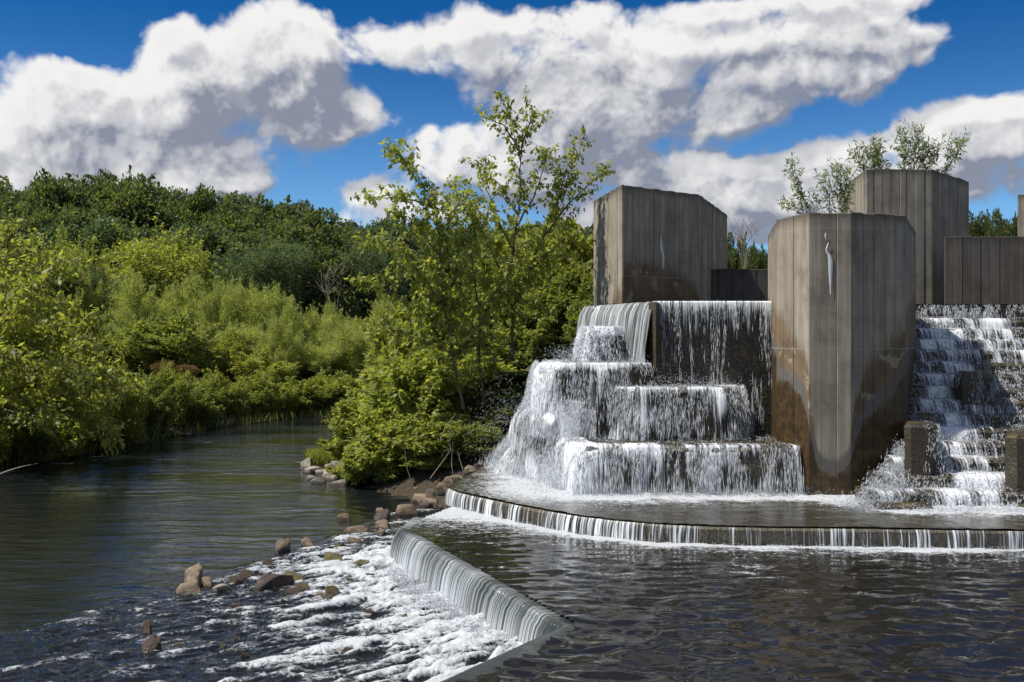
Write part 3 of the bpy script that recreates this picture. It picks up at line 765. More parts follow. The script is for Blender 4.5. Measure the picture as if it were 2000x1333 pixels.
# pier at the left, behind the crest
z1 = zat(360, 22.0); T1 = [None, ((1215-1000)/F*22.0, 22.0)]
T1 = [((1160-1000)/F*(z1-EYE)*F/(666-392), (z1-EYE)*F/(666-392)), T1[1], ((1366-1000)/F*(z1-EYE)*F/(666-380), (z1-EYE)*F/(666-380)), ((1420-1000)/F*(z1-EYE)*F/(666-419), (z1-EYE)*F/(666-419)), (5.4, 29.5), (2.6, 28.6)]
tot1 = sum(math.dist(T1[i], T1[(i+1) % 6]) for i in range(6)); a1, a2, a3 = ul(T1, 1), ul(T1, 2), ul(T1, 3)
m1 = concrete_mat('pier_concrete_brown_foot', base=(0.265, 0.235, 0.19), light=(0.42, 0.38, 0.31), top=z1, hgt=7, length=tot1, joint=(zat(465, 20.7), zat(530, 20.7)),
    brown=[(0, 3.0), (a1*.6, 3.3), (a1*.8, zat(560, 22)), (a1*.98, zat(565, 22)), (a1+.03, zat(512, 22)), (a1+.6, zat(505, 22)), (a1+1.1, zat(512, 22.5)), (a2-.25, zat(545, 23)), (a2, zat(572, 23)), (a2+.1, 3.2), (tot1, 3.0)])
t1 = pier('concrete_pier', T1, 2.0, z1, m1, 'left concrete pier with a brown stained foot, rising behind the crest beside the saplings', 'concrete pier', faces=(0, 1, 2, 5), bw=.17*1.0, seed=5)
lime_streak(t1, T1[1], T1[2], 0, [(1289, 457, .4), (1290, 466, 1.0), (1290, 478, 2.0), (1291, 486, 2.4), (1293, 494, 1.6), (1295, 504, 1.5), (1293, 514, 1.4), (1294, 524, .5)], 20, M['lime'])
lime_streak(t1, T1[1], T1[2], 0, [(1261, 529, .3), (1262, 532, .9), (1263, 536, .3)], 20, M['lime'])
lime_streak(t1, T1[2], T1[3], 0, [(1395, 415, .3), (1393, 430, .7), (1391, 450, .6), (1392, 470, .9), (1394, 485, 1.1), (1394, 505, .8), (1394, 512, .3)], 22, M['lime'])
lime_streak(t1, T1[1], T1[2], 0, [(1250, 424, .3), (1258, 425, .9), (1268, 426, 1.2), (1276, 428, 1.4), (1284, 429, .4)], 20, M['rust'], 'rust_crack')
# tall pier behind
z3 = 6.7; d3 = (z3-EYE)*F
T3 = [((1657-1000)*d3/F/(666-356), d3/(666-356)), ((1692-1000)*d3/F/(666-330), d3/(666-330)), ((1820-1000)*d3/F/(666-330), d3/(666-330)), ((1892-1000)*d3/F/(666-354), d3/(666-354)), (12.0, 29), (9.5, 29)]
tot3 = sum(math.dist(T3[i], T3[(i+1) % 6]) for i in range(6))
m3 = concrete_mat('pier_concrete_grey', base=(0.235, 0.208, 0.168), light=(0.38, 0.345, 0.285), top=z3, hgt=7, length=tot3, joint=(zat(575, 23.5),))
t3 = pier('concrete_pier', T3, 2.0, z3, m3, 'tallest grey concrete pier, behind the large pier, with willow shoots above it', 'concrete pier', faces=(0, 1, 2, 5), bw=.20, seed=9)
# sliver of a pier at the right edge
T4 = [((1988-1000)/F*25, 25.0), (14.0, 24.6), (16.5, 25.5), (16.5, 28), (14.4, 28)]
m4 = concrete_mat('pier_concrete_edge', top=zat(380, 25), hgt=7, length=14)
t4 = pier('concrete_pier', T4, 2.0, zat(380, 25), m4, 'concrete pier at the right edge of the picture, beyond the long wall', 'concrete pier', faces=(0, 1, 4), seed=12)
# walls between the piers
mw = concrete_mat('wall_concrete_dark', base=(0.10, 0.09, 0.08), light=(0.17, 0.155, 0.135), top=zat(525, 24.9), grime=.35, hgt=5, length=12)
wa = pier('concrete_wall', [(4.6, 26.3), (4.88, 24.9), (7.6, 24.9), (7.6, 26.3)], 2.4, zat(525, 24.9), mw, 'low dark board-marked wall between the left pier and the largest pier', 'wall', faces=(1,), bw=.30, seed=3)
z5 = zat(461, 22.2)
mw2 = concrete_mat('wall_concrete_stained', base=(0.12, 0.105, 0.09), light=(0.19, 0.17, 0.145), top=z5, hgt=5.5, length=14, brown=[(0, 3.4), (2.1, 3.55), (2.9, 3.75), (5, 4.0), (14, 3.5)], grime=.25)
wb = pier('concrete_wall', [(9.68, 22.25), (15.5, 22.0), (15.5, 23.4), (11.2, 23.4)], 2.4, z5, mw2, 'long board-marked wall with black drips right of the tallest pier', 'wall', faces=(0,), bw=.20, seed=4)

# ------------------------------------------------------------------ tiers under the left falls
def ledge(poly2, z1, label, seed, z0=-.4, jit=.02, mat='wetstone'):
    o = solid('spillway_ledge', poly2, z0, z1, M[mat], .06, jit, seed, seg=.3); tag(o, label, 'ledge', 'ledges under the left falls'); return o
L3 = [(1.25, 17.3), (4.99, 17.2), (4.99, 19.55), (1.0, 19.55), (.95, 18.4)]
L2 = [(1.95, 18.75), (2.3, 18.5), (3.9, 18.5), (4.25, 18.8), (4.45, 19.55), (2.0, 19.55)]
L1 = [(.55, 19.5), (1.0, 19.05), (2.3, 18.95), (2.72, 19.3), (2.74, 19.7), (1.6, 22.2), (.7, 21.6)]
LM = [(1.55, 20.1), (2.05, 20.0), (2.25, 20.5), (2.0, 21.3), (1.45, 21.0)]
L4 = [(.02, 20.3), (.42, 19.9), (1.1, 19.6), (1.1, 21.6), (.1, 21.4)]
ledge(L3, .82, 'lowest and widest wet ledge of the left falls, mossy along its lip', 2)
ledge(L2, 1.76, 'middle wet ledge of the left falls, right of centre under the dark crest wall', 3)
ledge(L1, 2.20, 'upper left wet ledge of the falls, below the smooth left sheet', 4)
ledge(LM, 2.92, 'small dark block on the upper ledge that splits the left sheet', 5)
ledge(L4, .50, 'small low block at the far left foot of the falls, half hidden in foam', 6)
o = solid('spillway_ledge', [(.35, 19.7), (1.0, 19.2), (1.3, 20.4), (.8, 21.6), (.25, 21.2)], -.4, 1.25, M['wetstone'], .1, .03, 8, seg=.3)
tag(o, 'mid height block inside the white water at the left of the falls', 'ledge', 'ledges under the left falls')

def ledge_sheet(line, z0, z1, out, seed, label, foamf, back=.4, r=.07, mat='foam_fall', rip=.035, freq=5.0):
    o = fall_sheet('waterfall_veil', line, -1, over_profile(z0, z1, back, r, out, 12, .02), M[mat], .03, rip, seed, foamf=foamf, freq=freq)
    tag(o, label, 'waterfall', kind='stuff'); return o
ledge_sheet([(.93, 18.7), (1.0, 17.9), (1.22, 17.32), (4.97, 17.19)], .83, -.02, .16, 31, 'white veil falling over the lowest ledge', lambda s, fl: .44+.40*np.exp(-np.maximum(s-1.2, 0)/.7)+.14*float(np.exp(-abs(fl-.45)/.10))+.10*float(fl < .42)+.6*fbm(s*1.8, s*0+fl*.9, 3, 7)-.04)
ledge_sheet([(1.88, 19.1), (1.98, 18.75), (2.3, 18.49), (3.9, 18.49), (4.25, 18.79), (4.47, 19.5)], 1.78, .82, .18, 37, 'white veil falling over the middle ledge', lambda s, fl: .48+.15*float(np.exp(-abs(fl-.42)/.12))+.15*float(fl < .42)+.15*sstep(s, 2.7, 3.3)+.6*fbm(s*1.8, s*0+fl*.9, 3, 8)-.04)
ledge_sheet([(.72, 21.4), (.53, 19.5), (1.0, 19.04), (2.3, 18.93), (2.72, 19.28)], 2.22, .80, .22, 41, 'white veil falling over the upper left ledge', lambda s, fl: .36+.50*np.exp(-np.maximum(s-2.2, 0)/.5)+.35*float(fl < .45)+.5*fbm(s*1.8, s*0+fl*.9, 3, 6))
ledge_sheet([(1.43, 21.0), (1.54, 20.09), (2.05, 19.98), (2.27, 20.5)], 2.94, 2.22, .12, 43, 'white veil over the small splitting block', lambda s, fl: .42+.45*np.exp(-np.maximum(s-.8, 0)/.35)+.4*float(fl < .45), back=.3)
ledge_sheet([(.5, 21.6), (.22, 20.9), (.36, 19.7), (.75, 19.05), (1.6, 18.98)], 1.35, .0, .42, 47, 'thick white rush down the left side of the falls', lambda s, fl: .50+.10*float(sstep(fl, .8, 1.6))+.6*fbm(s*1.5, s*0+fl*1.5, 3, 9), rip=.05)
ledge_sheet([(.05, 21.5), (-.02, 20.3), (.40, 19.85), (.95, 19.3)], .56, -.02, .35, 49, 'low white rush at the far left foot of the falls', lambda s, fl: .58+.5*fbm(s*1.5, s*0+fl*1.5, 3, 10), rip=.05)

# smooth grey sheet at the left crest, thin sheet over the dark wall
lf = fall_sheet('left_crest_waterfall', [WC, WL], 1, over_profile(ZT-.03, 2.15, .6, .16, .20, 14), M['left_fall'], .02, .022, 14)
tag(lf, 'smooth grey sheet of water falling from the left end of the dam crest', 'waterfall', kind='stuff')
rf = fall_sheet('dark_wall_waterfall', [WC, (5.3, 19.5)], -1, over_profile(ZT-.03, .7, .45, .05, .03, 16), M['thin_fall'], .02, .008, 22,
     foamf=lambda s, fl: .50 + .38*float(np.exp(-max(fl-.45, 0)/.35)) - .16*float(sstep(np.array(fl), .8, 1.6)) + .30*sstep(s, 2.1, 2.5) + 0*s)
tag(rf, 'thin veil of water in separate threads over the dark crest wall', 'waterfall', kind='stuff')
rs_ = solid('wall_edge', [(2.70, 19.62), (2.80, 19.36), (2.90, 19.50), (2.90, 19.62)], 1.2, ZT-.05, M['weirstone'], .02, .01, 3)
tag(rs_, 'narrow algae covered concrete edge between the smooth sheet and the dark wall', 'wall edge')

# ------------------------------------------------------------------ stepped spillway at the right
st_root = empty('stepped_spillway', (8.5, 16, 0)); tag(st_root, 'mossy concrete stairway of the right falls, water tumbling down its steps', 'spillway steps')
NS = 14; STEP = []
for i in range(NS):
    z = 3.11-.222*(i) - 0.0; D = 20.95-.385*i
    xl = 6.9 if D > 17.3 else 6.9-(17.3-D)*.85
    STEP.append((z, D, xl))
    V = []; n = 40; xr = 11.5; rs = np.random.RandomState(i)
    xs = np.linspace(xl, xr, n); dep = .75
    prof = [(0.0, -.26), (-.012, -.05), (.02, 0.0), (dep, 0.012), (dep, -.26)]
    for x in xs:
        j = rs.uniform(-.02, .02); jz = .012*math.sin(x*7+i)+rs.uniform(-.008, .008)
        for (o, dz) in prof: V.append((x-8.5, D+o+(j if o < .5 else 0)-16, z+dz+(jz if dz > -.2 else 0)))
    k = 5; Fc = [(a+q*k, (a+1) % k+q*k, (a+1) % k+(q+1)*k, a+(q+1)*k) for q in range(n-1) for a in range(k)]; Fc += [tuple(range(k-1, -1, -1)), tuple(range(len(V)-k, len(V)))]
    mesh('step', V, Fc, M['stepstone'], st_root)
def step_foam(cx, D, xl, z):
    def f(s, fl):
        x = s+xl; a = .42*np.exp(-((x-cx)/.55)**2) + (.36*np.exp(-((x-7.3)/.5)**2) if D > 19.2 else 0) + (.45*np.exp(-((x-xl-.1)/.40)**2) if D < 17.7 else 0)
        a = a + .30*np.exp(-((x-9.9)/.5)**2)*(D > 19.5)
        return .29+a+.66*fbm(x*1.6, x*0+D*1.9+fl, 3, 5)
    return f
def centre_x(D): return float(np.interp(D, [15.6, 16.5, 17.5, 18.3, 19.2, 20.0, 21], [7.35, 7.45, 7.75, 7.75, 8.45, 8.8, 8.9]))
for i, (z, D, xl) in enumerate(STEP):
    pr = []; fl = 0
    for (o, zz) in ((-.40, .03), (-.25, .035), (-.12, .03), (-.03, .02), (.03, -.02), (.06, -.07), (.085, -.13), (.10, -.19), (.12, -.225)):
        if pr: fl += math.hypot(o-pr[-1][0], zz+z-pr[-1][1])
        pr.append((o, zz+z, fl))
    o = fall_sheet('step_water', [(xl, D), (11.4, D)], -1, pr, M['foam_fall'], .035, .02, 60+i, foamf=step_foam(centre_x(D), D, xl, z), freq=6)
    tag(o, 'white water sheet bouncing off the stepped spillway, %s step from the top' % nth(i+1), 'waterfall', kind='stuff')
V, Fc = prism([(5.9-8.5, 16.2-16), (11.5-8.5, 16.2-16), (11.5-8.5, 21.0-16), (7.0-8.5, 21.0-16)], -.6, -.1)
mesh('foundation', V, Fc, M['wetstone'], st_root)
def block(name, poly2, z0, z1, label, seed, bev=.05):
    o = solid(name, poly2, z0, z1, M['blockstone'], bev, .012, seed, seg=.25); tag(o, label, 'concrete block'); return o
block('baffle_block', [(6.50, 16.5), (6.56, 16.36), (6.85, 16.36), (7.05, 16.5), (7.25, 17.3), (6.84, 17.3)], 0, 1.28, 'tall mossy concrete block at the foot of the steps beside the largest pier', 4)
block('baffle_block', [(8.0, 16.15), (8.1, 15.97), (8.9, 15.97), (8.9, 16.9), (8.36, 16.9)], -.1, 1.14, 'mossy concrete block low on the steps at the right edge of the picture', 5)
block('baffle_block', [(8.15, 18.35), (8.25, 18.2), (8.80, 18.2), (8.92, 18.35), (9.2, 19.2), (8.55, 19.2)], 1.0, 2.10, 'dark block in the middle of the steps with water sheeting over it', 6, .12)
block('low_slab', [(5.72, 15.75), (5.80, 15.62), (6.62, 15.62), (6.66, 16.1), (5.72, 16.1)], -.3, .10, 'low green slab awash at the bottom left of the steps', 7)
block('low_slab', [(8.02, 15.65), (8.8, 15.60), (8.8, 16.0), (8.02, 16.0)], -.3, .07, 'low mossy slab awash below the block at the right edge', 8)

# ------------------------------------------------------------------ white water: strands following the flow
RS = np.random.RandomState(11)
def strands(name, P0, DIR, LEN, W, label, mat='white'):
    """elongated three-sided drops: P0 (n,3), DIR (n,3) unit, LEN, W (n,)"""
    n = len(P0); DIR = DIR/np.linalg.norm(DIR, axis=1, keepdims=True)
    ref = np.where(np.abs(DIR[:, 2:3]) > .9, [[1., 0, 0]], [[0, 0, 1.]]); A = np.cross(DIR, ref); A /= np.linalg.norm(A, axis=1, keepdims=True); B = np.cross(DIR, A)
    th0 = RS.rand(n)*6.28; V = np.zeros((n, 5, 3))
    V[:, 0] = P0 - DIR*LEN[:, None]*.5; V[:, 4] = P0 + DIR*LEN[:, None]*.5
    for k in range(3):
        th = th0+k*2.094; V[:, 1+k] = P0 + DIR*(LEN*.12)[:, None] + (A*np.cos(th)[:, None]+B*np.sin(th)[:, None])*W[:, None]*.5
    f = np.array([[0, 2, 1], [0, 3, 2], [0, 1, 3], [4, 1, 2], [4, 2, 3], [4, 3, 1]])
    Fc = (np.arange(n)[:, None, None]*5+f[None]).reshape(-1, 3)
    o = mesh(name, V.reshape(-1, 3), Fc, M[mat], smooth=True); tag(o, label, 'white water', kind='stuff'); return o
class Fall:
    """collects strands"""
    def __init__(s): s.P = []; s.D = []; s.L = []; s.W = []
    def add(s, p, d, l, w): s.P.append(p); s.D.append(d); s.L.append(l); s.W.append(w)
    def lip(s, line, z0, z1, n, out=.25, thr=.0, freq=5.0, seed=0, side=1, lw=(.10, .38), ww=(.004, .010), back=.0, dens=None, spread=.04, vs=1.3):
        pts, S_ = resample(line, .05); S_ = np.array(S_); Px = np.array([[p.x, p.y] for p in pts]); N = np.array([[q.x, q.y] for q in normals2(pts, side)])
        m = n*4; u = RS.rand(m)*S_[-1]; t = RS.rand(m)
        nv = fbm(u*freq + .25*np.sin(t*5+u*3), t*vs*(z0-z1)+seed, 3, seed+1) + .6*fbm(u*freq*.25, t*.8+seed, 2, seed+7)
        if dens is not None: nv = nv + dens(u, t)
        k = (nv + RS.rand(m)*.5-.25) > thr; u = u[k][:n]; t = t[k][:n]; m = len(u)
        # merge towards ropes
        x = np.interp(u, S_, Px[:, 0]); y = np.interp(u, S_, Px[:, 1]); nx = np.interp(u, S_, N[:, 0]); ny = np.interp(u, S_, N[:, 1])
        o = out*(.25+.75*RS.rand(m))*np.sqrt(t) + .03*RS.rand(m)
        z = z0+(z1-z0)*t
        p = np.stack([x+nx*o+RS.randn(m)*spread*t, y+ny*o+RS.randn(m)*spread*t, z], -1)
        dz = -(z0-z1)*np.maximum(t, .02)*1.6-.45
        d = np.stack([nx*out*.6+RS.randn(m)*.04, ny*out*.6+RS.randn(m)*.04, dz], -1)
        s.add(p, d, RS.uniform(*lw, m)*(.35+t*.65), RS.uniform(*ww, m))
    def top(s, poly2, z, n, flow, seed=0, thr=0.0, amp=.05, lw=(.03, .12), ww=(.006, .016), dens=None):
        amp *= .6; n = int(n*.6); ww = (ww[0]*.6, min(ww[1], .016))
        pl = np.array(poly2); a = pl.min(0); b = pl.max(0); m = n*5
        x = RS.uniform(a[0], b[0], m); y = RS.uniform(a[1], b[1], m)
        nv = fbm(x*2.6, y*2.6, 3, seed)
        if dens is not None: nv = nv+dens(x, y)
        k = inside_poly(x, y, poly2) & (nv+RS.rand(m)*.4-.2 > thr); x = x[k][:n]; y = y[k][:n]; m = len(x)
        p = np.stack([x, y, z+RS.rand(m)*amp*(1+fbm(x*4, y*4, 2, seed+4))], -1)
        d = np.stack([np.full(m, flow[0])+RS.randn(m)*.5, np.full(m, flow[1])+RS.randn(m)*.5, RS.randn(m)*.25], -1)
        s.add(p, d, RS.uniform(*lw, m), RS.uniform(*ww, m))
    def blob(s, c, r, n, vel, lw=(.015, .07), ww=(.004, .012), g=1.0):
        m = int(n*1.3); q = RS.randn(m, 3)*np.array(r); p = q+np.array(c)
        d = np.array(vel)[None]+RS.randn(m, 3)*.5*np.array([1, 1, .7]); s.add(p, d, RS.uniform(*lw, m), RS.uniform(*ww, m))
    def make(s, name, label): return strands(name, np.concatenate(s.P), np.concatenate(s.D), np.concatenate(s.L), np.concatenate(s.W), label)

fw = Fall()
# threads on the dark wall
fw.lip([WC, (5.3, 19.48)], ZT-.06, .9, 1800, .06, .42, 9, 3, -1, (.12, .55), (.004, .009), vs=.35, dens=lambda u, t: .45*np.exp(-t*5)-.15*t+.30*sstep(u, 2.05, 2.4), spread=.01)
# lowest ledge front
fw.lip([(1.1, 17.35), (1.25, 17.27), (4.97, 17.17)], .84, -.0, 3500, .22, .02, 6, 13, -1, (.10, .36), (.004, .010), dens=lambda u, t: .75*np.exp(-u/.5)+.18*np.exp(-t*8))
fw.top(L3, .83, 2600, (0, -1), 23, -.05, .05, dens=lambda x, y: .4*sstep(y, 17.5, 17.2)+.4*sstep(y, 18.1, 18.5))
# middle ledge
fw.lip([(1.9, 18.9), (2.3, 18.46), (3.9, 18.46), (4.28, 18.78), (4.5, 19.5)], 1.80, .84, 3000, .25, .04, 6, 33, -1, (.10, .36), (.004, .011), dens=lambda u, t: .22*np.exp(-t*5)+.2*sstep(u, 2.1, 2.6))
fw.top(L2, 1.77, 2400, (0, -1), 43, -.3, .09)
# upper left ledge: front face sparse on its right, thick on its left
fw.lip([(.5, 21.0), (.55, 19.45), (1.0, 19.0), (2.3, 18.9), (2.7, 19.2)], 2.24, .80, 5500, .32, .0, 4.5, 53, -1, (.10, .36), (.004, .012), dens=lambda u, t: .75*np.exp(-np.maximum(u-2.0, 0)/.45)-.12*sstep(u, 2.5, 3.2)+.15*np.exp(-t*8))
fw.top(L1, 2.21, 3600, (-.4, -1), 63, -.35, .10)
# over the splitting block
fw.lip([(1.45, 21.0), (1.52, 20.1), (2.05, 19.95), (2.28, 20.5)], 2.96, 2.25, 2600, .16, .0, 6, 73, -1, (.05, .2), (.008, .02), dens=lambda u, t: .6*np.exp(-u/.75)-.15*sstep(u, 1.1, 1.6)+.3*np.exp(-t*8))
fw.top(LM, 2.92, 1200, (0, -1), 75, -.5, .10)
# the white mass down the far left and its splash
fw.lip([(.55, 21.2), (.35, 20.6), (.45, 19.8), (1.1, 19.0), (1.35, 17.8)], 1.55, .02, 7000, .55, -.35, 4.0, 83, -1, (.10, .34), (.005, .013), spread=.12, dens=lambda u, t: -.1*sstep(u, 2.2, 2.8)+.25*sstep(u, .8, 1.6)*sstep(t, .2, .8))
fw.lip([(.0, 21.4), (.0, 20.2), (.42, 19.75), (1.15, 18.9), (1.2, 17.5)], .65, .02, 3000, .45, -.3, 4.0, 93, -1, (.08, .3), (.005, .013), spread=.14)
for c, r, n in (((.75, 18.3, .18), (.45, .7, .14), 2600), ((.3, 20.4, .2), (.3, .7, .16), 1200), ((2.6, 17.0, .04), (1.0, .10, .05), 1200), ((4.2, 17.0, .04), (.7, .10, .05), 800), ((-.25, 21.3, .15), (.2, .5, .12), 500)):
    fw.blob(c, r, n, (-.2, -.5, .3))
# foot of the left sheet
fw.blob((1.2, 21.3, 2.35), (.25, .5, .12), 700, (0, -.4, .4)); fw.blob((2.3, 19.9, 2.28), (.25, .3, .08), 600, (0, -.4, .3)); fw.blob((3.2, 19.2, 1.86), (.6, .12, .07), 500, (0, -.4, .4))
fw.make('left_falls_white_water', 'white broken water tumbling down the ledges of the left falls')
sp = Fall()
sp.blob((-.05, 20.9, .95), (.32, .6, .5), 700, (-.5, -.2, -.9), (.02, .09), (.003, .006)); sp.blob((-.5, 21.4, .6), (.4, .5, .4), 350, (-.5, -.2, -.9), (.02, .07), (.003, .005))
sp.blob((3.1, 18.9, 2.05), (.5, .2, .12), 120, (0, -.3, .6), (.01, .03), (.005, .010))
sp.make('spray', 'fine spray flying off the left edge of the falls against the bushes')
# right falls
rw = Fall()
def centre_dens(D):
    # the main white rope wanders: x against distance
    xs = np.interp(D, [15.6, 16.5, 17.5, 18.3, 19.2, 20.0, 21], [7.35, 7.45, 7.75, 7.75, 8.45, 8.8, 8.9]); return xs
rw.lip([(6.95, 21.26), (11.3, 21.26)], ZT-.04, 3.12, 2600, .06, .0, 7, 103, 1 if False else -1, (.05, .2), (.005, .011), spread=.01)
for i, (z, D, xl) in enumerate(STEP):
    xr = 11.0; zl = z-.222 if i < NS-1 else 0.0; cx = centre_dens(D)
    dn = lambda u, t, cx=cx, xl=xl, D=D: (.75*np.exp(-((u+xl-cx)/.42)**2) + (.75*np.exp(-((u+xl-7.35)/.45)**2) if D > 19.2 else 0) + .45*np.exp(-((u+xl-xl-.15)/.35)**2)*(1 if D < 17.6 else 0) - .02)
    rw.lip([(xl+.02, D-.01), (xr, D-.01)], z+.02, zl+.02, 700, .13, .10, 5, 110+i*3, -1, (.03, .13), (.006, .017), dens=dn, spread=.04, vs=3)
    dt = lambda x, y, cx=cx, D=D, xl=xl: .75*np.exp(-((x-cx)/.5)**2)+ (.6*np.exp(-((x-7.35)/.5)**2) if D > 19.2 else 0)+.4*np.exp(-((x-xl)/.35)**2)*(1 if D < 17.6 else 0)+.18*sstep(y, D+.12, D+.30)
    rw.top([(xl, D), (xr, D), (xr, D+.4), (xl, D+.4)], z+.02, 900, (0, -1), 130+i*3, .12, .07, (.03, .11), (.010, .026), dens=dt)
rw.lip([(8.12, 19.0), (8.15, 18.33), (8.25, 18.17), (8.80, 18.17), (8.95, 18.33)], 2.12, 1.55, 700, .12, .1, 7, 160, -1, (.04, .16), (.005, .012))
rw.lip([(6.75, 16.34), (6.88, 16.34), (7.05, 16.5), (7.05, 17.1)], 1.29, .3, 700, .16, .1, 7, 163, -1, (.04, .16), (.005, .012), dens=lambda u, t: .3*sstep(u, .1, .4))
# white run beside the largest pier
rw.blob((6.25, 16.25, .22), (.22, .22, .06), 600, (-.5, -.7, -.5), (.03, .10), (.004, .010)); rw.blob((5.65, 15.95, .08), (.35, .25, .05), 800, (-.5, -.7, 0)); rw.blob((6.62, 17.0, .80), (.08, .2, .08), 350, (-.3, -.7, -.8))
for k in range(14):
    t = k/13; rw.blob((6.98-1.25*t, 17.25-1.45*t, .92-.9*t), (.10+.10*t, .10, .035), 260, (-.7, -.7, -.9), (.04, .16), (.005, .013))
for x in np.arange(6.3, 10.5, .3): rw.blob((x, 15.55, .03), (.2, .10, .03), 170, (0, -.6, .2))
rw.make('right_falls_white_water', 'white water bouncing down the mossy steps right of the largest pier')
# splash under the front weir and along the low weir
fs = Fall()
a, b = Vector(CREST[2]), Vector(CREST[3]); dd = (b-a).normalized(); nn = Vector((dd.y, -dd.x))*1
if nn.x > 0: nn = -nn
for k in range(60):
    t = (k+.5)/60; p = a.lerp(b, t)+nn*.30
    fs.blob((p.x, p.y, ZR+.07+.10*t), (.10, .10, .045), 90, (nn.x, nn.y, .5), (.015, .06), (.005, .014))
pts, S_ = resample(smooth_line(APRON[:9], 2), .25)
for p in pts: fs.blob((p.x, p.y-.12, ZM+.02), (.12, .04, .015), 26, (0, -1, .3), (.01, .05), (.004, .010))
fs.make('weir_splash', 'foam and drops kicked up at the foot of the front weir and the low curved weir')

# ------------------------------------------------------------------ rocks
def ico(sub=2):
    import bmesh
    bm = bmesh.new(); bmesh.ops.create_icosphere(bm, subdivisions=sub, radius=1.0)
    V = np.array([v.co[:] for v in bm.verts]); Fc = np.array([[v.index for v in f.verts] for f in bm.faces]); bm.free(); return V, Fc
ICO2 = ico(3)
def rock_mesh(seed, flat=.6):
    rs = np.random.RandomState(seed); V = ICO2[0].copy()
    for k in range(10):
        n = rs.randn(3)
        if k < 2: n = np.array([rs.uniform(-.35, .35), rs.uniform(-.5, .2), 1.0]); h = rs.uniform(.38, .55)
        else: n[2] = abs(n[2])*rs.uniform(.1, .7); h = rs.uniform(.40, .66)
        n /= np.linalg.norm(n)
        d = V@n; ov = np.maximum(d-h, 0); V -= ov[:, None]*n
    V += .018*np.stack([fbm(V[:, 0]*2+seed, V[:, 1]*2+V[:, 2], 3, seed % 50+i) for i in range(3)], -1)
    V[:, 2] = np.maximum(V[:, 2], -.6)
    V /= np.abs(V).max(0); return V
_rock_protos = {}
def rock(px, py, w, h, mat, label, seed, zb=ZR, rot=0.0, depth=.8, cat='rock', group=None, sink=.10, name='river_rock'):
    """px, py: where the stone meets the water in the photo; w, h its size there in photo pixels"""
    x, y = G(px, py, zb); sc = y/F; W = w*sc/2; H = h*sc
    key = (seed % 9, mat)
    if key not in _rock_protos:
        m0 = mesh(name, rock_mesh(100+seed % 9), ICO2[1], M[mat], link=False); _rock_protos[key] = m0.data
    o = bpy.data.objects.new(name, _rock_protos[key]); COL.objects.link(o)
    o.location = (x, y+W*depth*.5, zb - sink*H + (.05 if zb == ZR else 0)); o.scale = (W*1.05, W*depth, H*.85); o.rotation_euler = (random.Random(seed).uniform(-.12, .12), random.Random(seed*3).uniform(-.15, .15), rot)
    if label: tag(o, label, cat, group)
    return o
B, DK, GY, MO = 'rock_brown', 'rock_dark', 'rock_grey', 'rock_moss'
